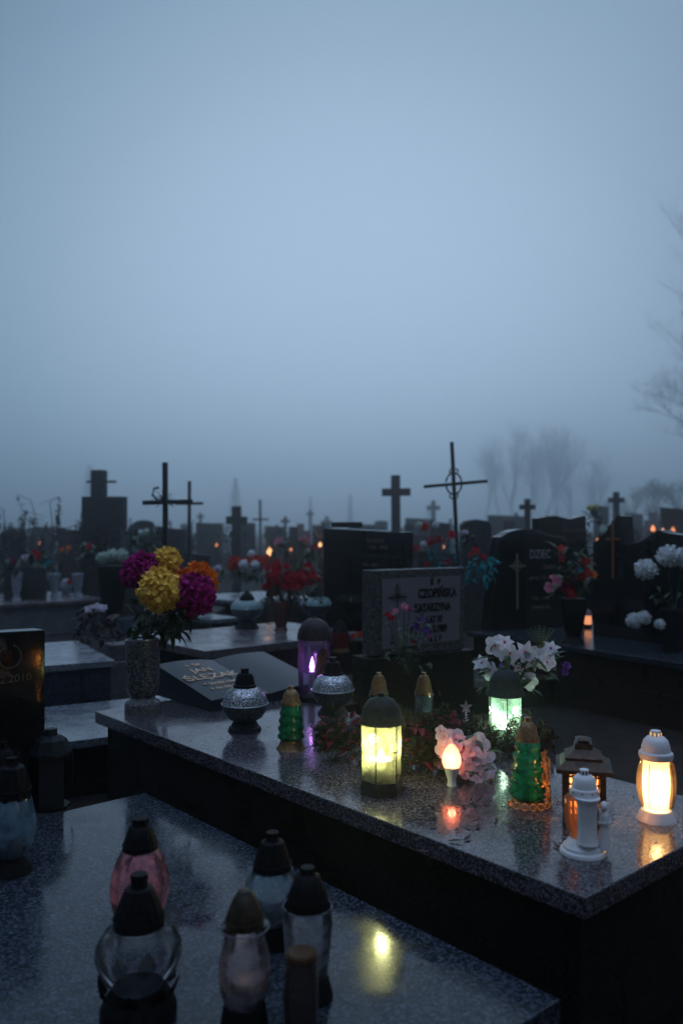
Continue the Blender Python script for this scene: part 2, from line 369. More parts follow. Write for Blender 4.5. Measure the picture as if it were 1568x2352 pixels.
# left black headstone on the lower slab
f = Face(104, 1850, ZL, 45)
hs = stone('headstone', 'black polished headstone at the left edge dated 2010', 'headstone', f,
           [(104, 1845), (104, 1447), (-170, 1462), (-170, 1990)], .10, GR_BLK, ZL)
lx, lz = f.hit(22, 1568); text('23.12.2010', mat('tarnished gold', (.07, .055, .035), .6, .2), hs, lx - .02, lz, .045, sx=1.15)
lx, lz = f.hit(22, 1508)
mb = MB()
for k in range(22):
    a = math.radians(120 + 300 * k / 21); mb.leaf((lx + .045 * math.cos(a), -.004, lz + .045 * math.sin(a)), (math.cos(a + 1.2), 0, math.sin(a + 1.2)), .016, .009, 0, (0, -1, 0), 2)
obj('wreath_emblem', mb, mat('dull gold', (.06, .05, .03), .5, .2), hs)
# carved grey headstone
f = Face(875, 1512, .25, 31, Y=6.4); f.o.z = 0
cz = stone('headstone', 'speckled grey headstone with pale carved panel naming Katarzyna', 'headstone', f,
           [(857, 1508), (857, 1311), (1066, 1304), (1063, 1492)], .16, TERR, 0, pm=GR_SIDE)
mb = MB(); mb.prism([f.hit(*p) for p in [(876, 1492), (876, 1330), (1056, 1322), (1053, 1470)]], -.006, .01); pn = obj('panel', mb, PANEL, cz)
CARVE = mat('carved letter black', (.004, .004, .005), .8, spec=.1)
for body, px, py, sz, sx in (('Ś   P', 998, 1342, .062, .8), ('CZOPIŃSKA', 1003, 1371, .098, .72), ('KATARZYNA', 992, 1403, .09, .68),
                             ('ZM. LAT 97', 985, 1431, .078, .66), ('14. 2.1989', 1000, 1451, .078, .66), ('R.  I.  P', 998, 1472, .062, .66)):
    lx, lz = f.hit(px, py); text(body, CARVE, pn, lx, lz, sz, y=-.009, sx=sx, bold=.004)
mb = MB()
for x0, y0, x1, y1, th in ((911, 1340, 911, 1412, 3), (916, 1346, 916, 1372, 1), (906, 1346, 906, 1372, 1), (890, 1373, 934, 1371, 3), (896, 1379, 930, 1377, 1), (896, 1367, 930, 1365, 1)):
    a = f.hit(x0, y0); b = f.hit(x1, y1); w_ = th * .0016
    if x0 == x1: mb.box(a[0] - w_, a[0] + w_, -.0095, -.006, b[1], a[1])
    else: mb.box(a[0], b[0], -.0095, -.006, b[1] - w_, b[1] + w_)
obj('carved_cross', mb, CARVE, pn)
# tall double black headstone (faces left towards us)
f = Face(765, 1411, .3, AR + 90 - 180 + 8, Y=9.6); f.deg = -42; f.x, f.y = vdir(-42); f.o.z = 0
db = stone('headstone', 'tall double black headstone behind the grey carved one', 'headstone', f,
           [(742, 1425), (742, 1213), (921, 1222), (918, 1440)], .22, GR_BLK, 0)
mb = MB(); mb.prism([f.hit(*p) for p in [(772, 1430), (770, 1268), (918, 1281), (917, 1440)]], -.14, -.001); fs_ = obj('front_stone', mb, GR_BLK, db, bevel=.006)
a = f.hit(757, 1212); b = f.hit(806, 1199); mb = MB(); mb.box(a[0], b[0], .02, .2, a[1] + .001, b[1]); obj('top_block', mb, GR_BLK, db, bevel=.004)
DULL = mat('dull letter paint', (.17, .13, .10), .6)
for body, px, py, sz in (('Rodzina', 862, 1246, .075), ('1931  1998', 868, 1262, .06), ('1934  2006', 868, 1300, .05)):
    lx, lz = f.hit(px, py); text(body, DULL, db, lx, lz, sz, y=-.003 if py < 1270 else -.144)
# black curved headstone with faded name
f = Face(1150, 1440, .55, 24, Y=8.6); f.o.z = .55
dz = stone('headstone', 'black headstone with arched top and faded white name', 'headstone', f,
           [(1122, 1441), (1147, 1234), (1156, 1230), (1168, 1222), (1185, 1217), (1203, 1215), (1222, 1216), (1240, 1221), (1256, 1228), (1272, 1232), (1296, 1233), (1302, 1240), (1306, 1420)], .16, GR_BLK, .55)
NAME = mat('faded white paint', (.34, .33, .33), .6)
lx, lz = f.hit(1240, 1282); text('DZIEC', NAME, dz, lx, lz, .13, sx=.75)
for body, px, py, sz in (('Leon', 1262, 1306, .08), ('zył lat 72 zm.', 1242, 1331, .06), ('1926 - 1998', 1240, 1378, .05), ('pokój ich', 1243, 1398, .06)):
    lx, lz = f.hit(px, py); text(body, DULL, dz, lx, lz, sz)
mb = MB(); c = f.hit(1187, 1300)
mb.box(c[0] - .012, c[0] + .012, -.004, -.001, c[1] - .45, c[1] + .13); mb.box(c[0] - .1, c[0] + .1, -.0045, -.001, c[1] - .012, c[1] + .012)
for k in range(12):
    a = k * math.pi / 6; mb.box(c[0] + .05 * math.cos(a) - .008, c[0] + .05 * math.cos(a) + .008, -.005, -.001, c[1] + .05 * math.sin(a) - .008, c[1] + .05 * math.sin(a) + .008)
obj('engraved_cross', mb, DULL, dz)
# right wave headstone
f = Face(1440, 1437, .55, AR + 90 - 180, Y=7.9); f.o.z = .55
wv = [(1361, 1431), (1361, 1246), (1375, 1238), (1392, 1218), (1406, 1196), (1420, 1182), (1426, 1186), (1430, 1249), (1450, 1249), (1470, 1243), (1490, 1231), (1511, 1217), (1530, 1224), (1560, 1228), (1640, 1250), (1640, 1475)]
wh = stone('headstone', 'black wave topped headstone at right with a gilt cross', 'headstone', f, wv, .18, GR_BLK, .55)
mb = MB(); c = f.hit(1409, 1238); lo = f.hit(1409, 1330)
mb.box(c[0] - .012, c[0] + .012, -.02, -.001, lo[1], c[1] + .18); mb.box(c[0] - .08, c[0] + .08, -.021, -.001, c[1] - .012, c[1] + .012)
obj('gilt_cross', mb, mat('gilt', (.30, .13, .05), .4, .6), wh)
# rear wavy stone
f = Face(1290, 1300, 0, 22, Y=11.5); f.o.z = 0
rw = stone('headstone', 'dark headstone with a wavy top behind the arched black one', 'headstone', f,
           [(1235, 1330), (1235, 1190), (1255, 1186), (1275, 1184), (1290, 1188), (1310, 1192), (1345, 1183), (1349, 1330)], .15, GR_BLK, 0)
lx, lz = f.hit(1322, 1222); text('Dobrzyńscy', DULL, rw, lx, lz, .09)
f = Face(1095, 1300, 0, 15, Y=13); f.o.z = 0
stone('headstone', 'round shouldered dark headstone beside the iron cross', 'headstone', f, [(1063, 1300), (1063, 1205), (1072, 1197), (1095, 1193), (1120, 1197), (1128, 1206), (1130, 1300)], .15, STONE, 0)
# ------------------------------------------------------------------ crosses
def cross_px(name, label, xb, yb, xt, yt, w0, arms, Y, m, thick=None, group=None, deg=0):
    """post from (xb,yb) up to (xt,yt) at distance Y with arms [(xl,yl,xr,yr,width)]"""
    a = P(xb, yb, Y); root = thing(name, label, 'cross', (a.x, Y, 0), 0, group); s = Y / F
    def seg(x0, y0, x1, y1, w_, part, yo=0):
        p = P(x0, y0, Y) - Vector((a.x, Y, 0)); q = P(x1, y1, Y) - Vector((a.x, Y, 0)); d = (q - p).normalized(); n_ = Vector((-d.z, 0, d.x)) * w_ * s * .5
        t_ = (thick or w_ * s) * .5 + yo; mb = MB(); vs = []
        for yy in (-t_, t_):
            for pt in (p - n_, p + n_, q + n_, q - n_): vs.append((pt.x, yy, pt.z))
        mb.add(vs, [(0, 1, 2, 3), (7, 6, 5, 4), (0, 4, 5, 1), (1, 5, 6, 2), (2, 6, 7, 3), (3, 7, 4, 0)]); return obj(part, mb, m, root, bevel=.003)
    z0 = P(xb, yb, Y); k = (yb - yt); bx = xb; by = HY + (HC / Y) * F
    if by > yb: bx = xb + (xb - xt) * (by - yb) / max(1, k); seg(bx, by, xt, yt, w0, 'post')
    else: seg(xb, yb, xt, yt, w0, 'post')
    for xl, yl, xr, yr, w_ in arms: seg(xl, yl, xr, yr, w_, 'crossbar', .003)
    return root, s, a
c1, s1, a1 = cross_px('grave_cross', 'thick black wooden cross with a dried branch tied on', 380, 1270, 379, 1062, 11, [(328, 1155, 442, 1152, 10)], 9, IRON)
mb = MB()
for k in range(26):
    an = R.uniform(-.4, 3.6); l = R.uniform(15, 40) * s1; o_ = P(378, 1150, 9) - Vector((a1.x, 9, 0))
    mb.tube([o_ + Vector((0, -.04, 0)), o_ + Vector((math.cos(an) * l * .6, -.07, math.sin(an) * l * .7 - .02)), o_ + Vector((math.cos(an) * l, -.06, math.sin(an) * l - .05))], [.004, .003, .001], 4)
mb.tube([(o_.x - .06, -.06, o_.z), (o_.x - .12, -.06, o_.z + .06), (o_.x - .10, -.06, o_.z + .13), (o_.x - .05, -.06, o_.z + .14)], .014, 5)
obj('dried_branch', mb, DRY, c1)
cross_px('grave_cross', 'thinner dark cross right behind the black wooden one', 434, 1290, 435, 1105, 7, [(404, 1157, 466, 1156, 6)], 12, STONE)
cross_px('grave_cross', 'broad stone cross rising above the double black headstone', 909, 1240, 908, 1092, 20, [(877, 1131, 942, 1130, 17)], 18, STONE_P)
ic, s_, a_ = cross_px('grave_cross', 'tall iron cross with ring ornament, tilted slightly left', 1047, 1215, 1037, 1015, 8, [(973, 1118, 1119, 1105, 7)], 10, IRON)
mb = MB(); o_ = P(1041, 1111, 10) - Vector((a_.x, 10, 0))
for k in range(4):
    a0 = math.pi / 2 * k + .15; pts = [o_ + Vector((math.cos(a0 + t_ * 1.27 / 6) * .095, -.03, math.sin(a0 + t_ * 1.27 / 6) * .13)) for t_ in range(7)]; mb.tube(pts, .011, 5)
for dz_ in (.15, -.15):
    for sg in (-1, 1):
        mb.tube([o_ + Vector((sg * (.02 + .03 * math.sin(t_)), -.03, dz_ + .03 * math.cos(t_))) for t_ in [q * .6 for q in range(8)]], .009, 5)
obj('ring_ornament', mb, IRON, ic)
cross_px('grave_cross', 'mossy stone cross left of the distant candle', 543, 1290, 543, 1163, 20, [(520, 1195, 567, 1196, 18)], 20, STONE)
cross_px('grave_cross', 'thin needle like cross just above the distant candle', 598, 1250, 597, 1148, 5, [(580, 1193, 616, 1193, 4)], 30, STONE)
# monument at left
Ym = 16; a = P(238, 1370, Ym); sm = Ym / F
mon = thing('monument', 'tall dark block monument with a cross on top, at left', 'monument', (a.x, Ym, 0))
mb = MB(); mb.box(-48 * sm, 50 * sm, -.12, .12, P(0, 1215, Ym).z, P(0, 1141, Ym).z); obj('block', mb, STONE, mon, bevel=.01)
mb = MB(); mb.box(-27 * sm, 2 * sm, -.14, .16, P(0, 1141, Ym).z + .001, P(0, 1080, Ym).z); obj('pillar_top', mb, STONE, mon, bevel=.01)
mb = MB(); mb.box(-40 * sm, -27 * sm, -.03, .03, P(0, 1109, Ym).z, P(0, 1104, Ym).z); mb.box(2 * sm, 27 * sm, -.03, .03, P(0, 1109, Ym).z, P(0, 1104, Ym).z); obj('crossbar', mb, IRON, mon)
mb = MB(); mb.box(-44 * sm, 44 * sm, -.2, .2, 0, P(0, 1215, Ym).z - .001); obj('pedestal', mb, STONE, mon, bevel=.01)
# distant stones and crosses
FARG = 'faint graves in the distant fog'
def far_stone(x, top, w_, Y, kind, label, m=STONE, group=None):
    p = P(x, HY, Y); s = Y / F; h = P(x, top, Y).z; wd = w_ * s
    if kind == 'cross':
        r = thing('stone_cross', label, 'cross', (p.x, Y, 0), 0, group)
        t_ = max(.05, wd * .16); mb = MB(); mb.box(-t_, t_, -.08, .08, 0, h); obj('post', mb, m, r)
        mb = MB(); mb.box(-wd / 2, wd / 2, -.082, .082, h - wd * .55 - t_, h - wd * .55 + t_); obj('crossbar', mb, m, r)
    else:
        r = thing('headstone', label, 'headstone', (p.x, Y, 0), R.uniform(-.3, .3), group)
        mb = MB()
        if kind == 'arch': mb.prism([(-wd / 2, 0), (-wd / 2, h - .1)] + [(-wd / 2 * math.cos(q * math.pi / 8), h - .1 + .1 * math.sin(q * math.pi / 8)) for q in range(1, 8)] + [(wd / 2, h - .1), (wd / 2, 0)], -.08, .08)
        elif kind == 'step': mb.prism([(-wd / 2, 0), (-wd / 2, h * .8), (-wd * .2, h * .8), (-wd * .2, h), (wd * .2, h), (wd * .2, h * .8), (wd / 2, h * .8), (wd / 2, 0)], -.08, .08)
        else: mb.prism([(-wd / 2, 0), (-wd / 2, h), (wd / 2, h * .97), (wd / 2, 0)], -.08, .08)
        obj('stone', mb, m, r)
        mb = MB(); mb.box(-wd / 2 - .08, wd / 2 + .08, -.16, 1.6, 0, .3); obj('slab', mb, m, r)
    return r
LBL = [
 (1211, 1146, 34, 14, 'cross', 'squat dark stone cross above the arched black headstone'), (1415, 1130, 34, 18, 'cross', 'grey stone cross behind the tip of the wave headstone'),
 (655, 1186, 20, 26, 'cross', 'pale stone cross right of the distant candle'), (712, 1172, 16, 34, 'cross', 'foggy cross left of the orange lamp glow'),
 (566, 1200, 40, 19, 'flat', 'low dim headstone just left of the distant candle'), (632, 1208, 44, 21, 'flat', 'low dim headstone just right of the distant candle'),
 (690, 1203, 40, 24, 'step', 'stepped dim headstone left of the double black one'), (830, 1203, 62, 26, 'flat', 'dim wide headstone peeking over the double black one'),
 (875, 1196, 30, 28, 'arch', 'dim arched headstone left of the broad stone cross'), (965, 1190, 70, 24, 'flat', 'dim headstone between the stone cross and iron cross'),
 (1010, 1198, 44, 18, 'flat', 'grey headstone just left of the iron cross foot'), (1165, 1183, 90, 22, 'flat', 'wide hazy headstone behind the round shouldered one'),
 (1185, 1178, 24, 30, 'cross', 'hazy small cross above the wide hazy headstone'), (1380, 1160, 34, 24, 'flat', 'hazy square stone left of the grey cross at right'),
 (1455, 1178, 40, 26, 'flat', 'hazy headstone right of the grey cross at right'), (1500, 1176, 46, 30, 'step', 'hazy stepped stone above the wave headstone'),
 (1548, 1165, 60, 18, 'flat', 'dim headstone at the right edge below the tree'), (330, 1195, 46, 18, 'arch', 'dim arched headstone right of the block monument'),
 (400, 1212, 50, 15, 'flat', 'grey headstone between the two dark crosses'), (480, 1200, 60, 20, 'flat', 'dim wide headstone right of the thin dark cross'),
 (170, 1215, 60, 17, 'flat', 'dim low headstone left of the block monument'), (100, 1210, 50, 20, 'flat', 'dim headstone amid the dry stems at left'),
 (30, 1218, 60, 16, 'arch', 'dim headstone at the far left among dry stems'), (995, 1150, 30, 40, 'cross', 'faint mast like cross left of the iron cross'),
 (460, 1178, 16, 34, 'cross', 'faint cross right of the thin dark cross'), (750, 1186, 22, 36, 'cross', 'faint cross above the orange lamp glow'),
 (300, 1262, 50, 12.5, 'arch', 'dark headstone low between the monument and black cross'), (455, 1270, 60, 13, 'flat', 'shadowy low headstone above the orange mum'),
 (1000, 1265, 90, 12, 'flat', 'bluish headstone behind the red roses'), (60, 1300, 90, 13, 'flat', 'dark low headstone behind the white vases at left'),
]
for x, t_, w_, Y, k, l in LBL: far_stone(x, t_, w_, Y * (1 if Y < 14 else 1.3 if Y < 19 else 1.9), k, l, R.choice([STONE, STONE, STONE_P]))
ORD = 'first second third fourth fifth sixth seventh eighth ninth tenth eleventh twelfth thirteenth fourteenth fifteenth sixteenth seventeenth eighteenth nineteenth twentieth'.split()
ORD += ['twenty ' + o for o in ORD[:9]]
for i in range(28):
    Y = R.uniform(70, 170); x = 28 + i * 55 + R.uniform(-20, 20); k = R.choice(['flat', 'arch', 'step', 'cross', 'flat'])
    far_stone(x, HY - R.uniform(-2, 30) * 60 / Y - 3, R.uniform(16, 44) * 60 / Y, Y, k, 'faint distant %s in fog, %s in the horizon row from left' % ({'flat': 'square gravestone', 'arch': 'arched gravestone', 'step': 'stepped gravestone', 'cross': 'grave cross'}[k], ORD[i]), STONE, FARG)
for i in range(26):
    Y = R.uniform(22, 60); x = 20 + i * 60 + R.uniform(-22, 22); k = ('flat', 'arch', 'cross', 'step')[i % 4]
    far_stone(x, HY - R.uniform(0, 26) * 20 / Y + 2, R.uniform(38, 70) * 20 / Y + 8, Y, k, 'dim %s behind the near graves, %s of that row from left' % ({'flat': 'square gravestone', 'arch': 'arched gravestone', 'step': 'stepped gravestone', 'cross': 'squat grave cross'}[k], ORD[i]), R.choice([STONE, STONE, STONE_P, GR_BLK]), 'dim graves of the middle rows')
SHR = noisy('dark shrub leaves', (.008, .014, .010), (.025, .035, .022), 10, .8)
for i in range(18):
    Y = R.uniform(18, 45); x = 30 + i * 88 + R.uniform(-30, 30); b = P(x, HY, Y); H = max(.7, P(x, HY - R.uniform(-14, 10), Y).z); wd = R.uniform(.4, .9)
    root = thing('low_shrub', 'dark rounded shrub among the dim graves, %s from the left' % ORD[i], 'shrub', (b.x, Y, 0), 0, 'dark shrubs among the dim graves'); mb = MB(); sm = MB()
    for k in range(5): sm.tube([(0, 0, 0), (R.uniform(-.5, .5) * wd, R.uniform(-.4, .4) * wd, H * R.uniform(.5, .9))], [.03, .01], 4)
    for k in range(520):
        v = Vector((R.gauss(0, 1), R.gauss(0, 1), R.gauss(0, 1))).normalized() * R.uniform(.5, 1) ** .5 * R.uniform(.75, 1.12); mb.leaf((v.x * wd, v.y * wd, H * (.52 + v.z * .5)), v + Vector((0, 0, .3)), R.uniform(.08, .16), .07, .2, n=2)
    obj('branches', sm, BARK, root); obj('foliage', mb, SHR, root)
# ------------------------------------------------------------------ lanterns
def centre_y(front, r): return (front + r * HY / F) / (1 + r / F)
class Lan:
    """a candle lantern; profiles are (half width, picture row) pairs taken on its axis"""
    def __init__(s, name, label, cx, front, rb, z, cat='grave lantern', group=None, rz=0):
        s.cy = centre_y(front, rb); s.loc = G(cx, s.cy, z); s.s = s.loc.y / F; s.cx = cx; s.z = z
        s.root = thing(name, label, cat, s.loc, rz, group)
    def pr(s, prof): return [(max(r, .02) * s.s, max(0, (s.cy - y) * s.s)) for r, y in prof]
    def h(s, y): return (s.cy - y) * s.s
    def part(s, name, prof, m, n=36, parent=None, open=False, mod=None, ph=0, off=(0, 0), ang=40, **k):
        mb = MB(); mb.lathe(s.pr(prof), n, (off[0] * s.s, off[1] * s.s, 0), ph=ph, cap0=not open, cap1=not open, mod=mod, **k)
        return obj(name, mb, m, parent or s.root, smooth=n > 8, ang=ang)
    def holes(s, y, r, k, m, sz=3, parent=None, name='vent_hole'):
        mb = MB()
        for i in range(k):
            a = 2 * math.pi * i / k + .35; mb.ball((r * s.s * math.cos(a), r * s.s * math.sin(a), s.h(y)), sz * s.s, 8)
        return obj(name, mb, m, parent or s.root)
    def flame(s, y0, y1, r, m, off=(0, 0)):
        mb = MB(); h = (y0 - y1); mb.lathe(s.pr([(r * .5, y0), (r, y0 - h * .25), (r * .75, y0 - h * .55), (r * .3, y0 - h * .82), (.2, y1)]), 12, (off[0] * s.s, off[1] * s.s, 0))
        return obj('flame', mb, m, s.root, smooth=True)
    def light(s, y, col, p, rad=.012, off=(0, 0)): return lamp(s.root, (off[0] * s.s, off[1] * s.s, s.h(y)), col, p, rad)
FL_Y = emitter('candle flame', (1, .80, .48), 9); FL_R = emitter('red flame', (1, .30, .12), 6); FL_V = emitter('violet flame', (.75, .3, 1), 6)
SILVER = lattice('silver openwork', (.62, .66, .72), (.01, .012, .015), 95, .09)
GLIT = noisy('glitter dark glass', (.015, .019, .024), (.26, .31, .38), 240, .3, metal=.6, lo=.5, hi=.66, detail=2)
# --- round silver lanterns
L = Lan('round_lantern', 'round silver patterned lantern in front of the book plaque', 562, 1686, 37, ZT, group='round silver patterned lanterns')
L.part('base', [(37, L.cy), (38, 1676), (36, 1670), (31, 1667), (30, 1662), (24, 1656)], GRCAP)
L.part('body', [(24, 1657), (40, 1647), (50, 1631), (52, 1616), (47, 1599), (37, 1586), (26, 1580)], GLIT)
cb = L.part('openwork_collar', [(53, 1616), (48, 1599), (38.5, 1585.5), (27, 1579)], SILVER, open=True)
mb = MB(); mb.tube([(53 * L.s * math.cos(a * math.pi / 18), 53 * L.s * math.sin(a * math.pi / 18), L.h(1616)) for a in range(37)], .003, 6); obj('rim', mb, mat('silver', (.5, .54, .6), .3, .9), cb, smooth=True)
L.part('cap', [(26, 1581), (26, 1574), (23, 1572), (21, 1560), (17, 1549), (9, 1546), (9, 1537)], DKCAP)
L.part('chimney_ring', [(9.5, 1540), (9.5, 1536)], GRCAP, n=16)
cyB = centre_y(1648, 33); RB = dup(L.root, G(764, cyB, ZT), 'round silver patterned lantern beside the purple lit lantern', rz=2.0)
# --- purple
L = Lan('tall_lantern', 'tall domed lantern with a purple flame and teardrop emblem', 719, 1615, 34, ZT); L.root.rotation_euler = (0, math.radians(1.2), .3)
L.part('base', [(34, L.cy), (36, 1606), (34, 1598)], DKCAP)
gb = L.part('glass', [(33, 1598), (35, 1560), (37, 1510), (38, 1468)], glass('violet glass', (.84, .80, .94), .12, (.30, .22, .5)), open=True)
L.part('dome', [(40, 1469), (40, 1462), (36, 1446), (27, 1431), (14, 1423), (5, 1421), (4, 1417)], noisy('purple brown metal', (.014, .012, .016), (.03, .025, .03), 60, .5, metal=.15, spec=.2))
mb = MB(); pts = [(0, 1568), (9, 1548), (15, 1522), (15, 1500), (8, 1488), (0, 1485), (-8, 1488), (-15, 1500), (-15, 1522), (-9, 1548)]
mb.prism([(x * L.s, L.h(y)) for x, y in pts], -37 * L.s, -35.5 * L.s); te = obj('teardrop_emblem', mb, noisy('amber black enamel', (.03, .014, .006), (.16, .07, .02), 60, .3), L.root); te.rotation_euler = (0, 0, .28)
L.part('candle', [(8, 1592), (8, 1542)], WAX, n=16, off=(-6, -6)); L.flame(1541, 1508, 6, FL_V, (-6, -6)); L.light(1515, (.6, .25, 1), .18, off=(-6, -6))
# --- small ribbed green
GGL = glass('green ribbed glass', (.03, .45, .24), .55, (.01, .40, .20), pattern=40)
L = Lan('ribbed_lantern', 'small green ribbed glass lantern with bronze cap, near the slab edge', 668, 1729, 34, ZT)
L.part('base', [(34, L.cy), (34, 1722), (29, 1714), (25, 1704), (23, 1698)], BRONZE)
L.part('glass', [(23, 1699), (30, 1694), (31, 1690), (26, 1683), (29, 1676), (30, 1672), (24, 1664), (28, 1658), (28, 1654), (23, 1646), (26, 1640), (26, 1636), (21, 1628), (23, 1622), (20, 1618)], GGL, open=True, ang=80)
L.part('candle', [(13, 1700), (13, 1640)], WAX, n=16)
L.part('cap', [(23, 1619), (23, 1612), (20, 1608), (18, 1596), (11, 1587), (6, 1585), (6, 1577)], BRONZE)
# --- two small bronze capped ones behind
for cx, fr, lab, gm in ((870, 1700, 'small bronze capped lantern directly behind the large yellow green one', GGL), (973, 1700, 'small bronze capped clear lantern behind the wreath', glass('pale blue glass', (.6, .7, .75), .4, (.35, .42, .46)))):
    L = Lan('small_lantern', lab, cx, fr, 22, ZT)
    L.part('base', [(22, L.cy), (23, 1686), (18, 1676)], BRONZE)
    L.part('glass', [(18, 1676), (20, 1650), (21, 1612), (22, 1597)], gm, open=True); L.part('glass_rim', [(23, 1600), (23, 1596)], gm)
    L.part('candle', [(12, 1676), (12, 1630)], WAX, n=14)
    L.part('cap', [(20, 1597), (21, 1590), (18, 1585), (16, 1568), (10, 1554), (6, 1552), (6, 1546)], BRONZE)
# --- hexagonal lit lanterns
def hex_lantern(label, cx, fr, rb, prof, col, fcol, lightcol, power, ph=.2):
    L = Lan('glass_lantern', label, cx, fr, rb, ZT); k = prof
    L.part('base', [(rb, L.cy), (rb, k['base'] + 14), (rb - 4, k['base'])], GRCAP, n=6, ph=ph)
    L.part('glass', [(k['w'] * .97, k['base']), (k['w'], k['neck'])], glass(label[:12] + ' glass', col, .22, fcol, pattern=14), n=6, open=True, ph=ph)
    mb = MB()
    for i in range(6):
        a = ph + i * math.pi / 3; r = k['w'] * L.s
        mb.tube([(r * .98 * math.cos(a), r * .98 * math.sin(a), L.h(k['base'])), (r * 1.005 * math.cos(a), r * 1.005 * math.sin(a), L.h(k['neck']))], .0026, 5)
    obj('frame', mb, DKCAP, L.root)
    L.part('cap', [(k['w'] + 4, k['neck']), (k['w'] + 3, k['neck'] - 8), (k['w'] - 2, k['neck'] - 14), (k['w'] - 5, k['neck'] - 34), (k['w'] * .62, k['neck'] - 52), (k['w'] * .2, k['neck'] - 60), (k['w'] * .15, k['top'])], GRCAP, n=24, ph=ph)
    L.part('candle', [(k['w'] * .5, k['base']), (k['w'] * .5, k['wax'])], WAX, n=24)
    L.flame(k['wax'], k['wax'] - 26, k['w'] * .13, FL_Y); L.light(k['wax'] - 26, lightcol, power, .02)
    return L
L = hex_lantern('large lit lantern glowing yellow green beside the dark wreath', 876, 1836, 49, dict(base=1790, neck=1662, top=1594, w=48, wax=1745), (.92, .96, .66), (.90, .95, .48), (1, .97, .58), 3.0)
mb = MB(); mb.box(-.002, .002, -.0015, .0015, -.03, .035); mb.box(-.014, .014, -.0018, .0018, .002, .006)
o = obj('small_crucifix', mb, BRONZE, L.root); o.location = (27 * L.s, -40 * L.s, L.h(1722)); o.rotation_euler = (0, .0, .5)
L = hex_lantern('lit lantern glowing green beneath the white lilies', 1160, 1727, 40, dict(base=1700, neck=1598, top=1544, w=40, wax=1672), (.75, .95, .82), (.62, .95, .72), (.80, 1, .78), 2.6, ph=.45)
# --- tree shaped lantern with golden flowers
L = Lan('tree_lantern', 'dark green tree shaped lantern wrapped in golden flowers', 1212, 1863, 44, ZT)
DGG = glass('deep green glass', (.04, .55, .30), .65, (.02, .50, .28), pattern=34)
L.part('base', [(44, L.cy), (45, 1852), (38, 1840), (32, 1834)], BRONZE)
L.part('glass', [(32, 1834), (41, 1826), (43, 1816), (35, 1806), (40, 1798), (41, 1788), (33, 1778), (38, 1768), (38, 1760), (30, 1750), (34, 1741), (33, 1734), (26, 1725), (30, 1716), (28, 1706), (24, 1702)], DGG, open=True, ang=80)
L.part('candle', [(17, 1834), (17, 1780)], WAX, n=16)
L.part('cap', [(27, 1703), (26, 1694), (23, 1690), (20, 1672), (12, 1662), (8, 1660), (8, 1650)], BRONZE)
GLD = mat('golden metal leaf', (.60, .33, .14), .35, .5); mb = MB()
for i in range(75):
    y = R.uniform(1722, 1842); a = R.uniform(-.9, .35); r = (38 + (y - 1722) * .10) * L.s
    mb.bloom((r * math.cos(a), r * math.sin(a), L.h(y)), (math.cos(a), math.sin(a), R.uniform(-.3, .5)), R.uniform(.012, .022), 5, .7)
for k in range(5):
    mb.tube([(r * math.cos(-.9 + k * .3 + .2 * math.sin(t_)), r * math.sin(-.9 + k * .3 + .2 * math.sin(t_)), L.h(1840 - t_ * 14)) for t_ in range(8)], .0025, 4)
obj('golden_flowers', mb, GLD, L.root)
mb = MB()
for k in range(7):
    a = -2.8 + k * .42; mb.tube([(45 * L.s * math.cos(a) + .012 * math.cos(t_), 45 * L.s * math.sin(a) - .002, .012 + .012 * math.sin(t_)) for t_ in [q * .7 for q in range(9)]], .0025, 4)
obj('scroll_ornament', mb, GLD, L.root)
L.light(1800, (.7, 1, .5), .22)
# --- house lantern
L = Lan('house_lantern', 'brown metal house shaped lantern with pagoda roof, behind the white angel lantern', 1340, 1905, 50, ZT, rz=math.radians(-14)); q = math.pi / 4
BRM = noisy('brown metal', (.03, .018, .012), (.07, .042, .028), 50, .42, metal=.5); sR = 1.414
L.part('base', [(46 * sR, L.cy), (46 * sR, 1878), (42 * sR, 1872)], BRM, n=4, ph=q)
mb = MB(); r = 42 * L.s
for sx in (-1, 1):
    for sy in (-1, 1):
        mb = MB(); mb.box(sx * r - .007, sx * r + .007, sy * r - .007, sy * r + .007, L.h(1872), L.h(1766)); obj('corner_post', mb, BRM, L.root)
mb = MB(); hh = L.h(1766) - L.h(1872)
for ang_ in range(4):
    M = Matrix.Rotation(ang_ * math.pi / 2, 4, 'Z')
    def bx(x0, x1, z0, z1):
        t0 = MB(); t0.box(x0, x1, -r - .002, -r + .002, z0, z1); mb.add([M @ Vector(v) for v in t0.v], t0.f)
    for i in range(7):
        x = -r + 2 * r * (i + .5) / 7
        if i != 3: bx(x - .004, x + .004, L.h(1872), L.h(1766))
    for i in range(6): z = L.h(1872) + hh * (i + .5) / 6; bx(-r, -.012, z - .0035, z + .0035); bx(.012, r, z - .0035, z + .0035)
obj('openwork_panels', mb, BRM, L.root)
L.part('roof', [(60 * sR, 1766), (61 * sR, 1757), (52 * sR, 1752), (40 * sR, 1741), (41 * sR, 1735), (28 * sR, 1727), (20 * sR, 1720), (19 * sR, 1708)], BRM, n=4, ph=q)
L.part('roof_vent', [(13 * sR, 1708), (12 * sR, 1700)], BRM, n=4, ph=q); L.part('roof_cap', [(18 * sR, 1700), (8 * sR, 1695), (3, 1694)], BRM, n=4, ph=q)
L.part('inner_glass', [(30 * sR, 1872), (30 * sR, 1770)], glass('amber glass', (1, .75, .45), .6, (.98, .66, .34)), n=4, ph=q, open=True)
L.part('candle', [(16, 1872), (16, 1838)], WAX, n=16); L.flame(1838, 1800, 7, FL_Y); L.light(1815, (1, .50, .20), 4.5, .02)
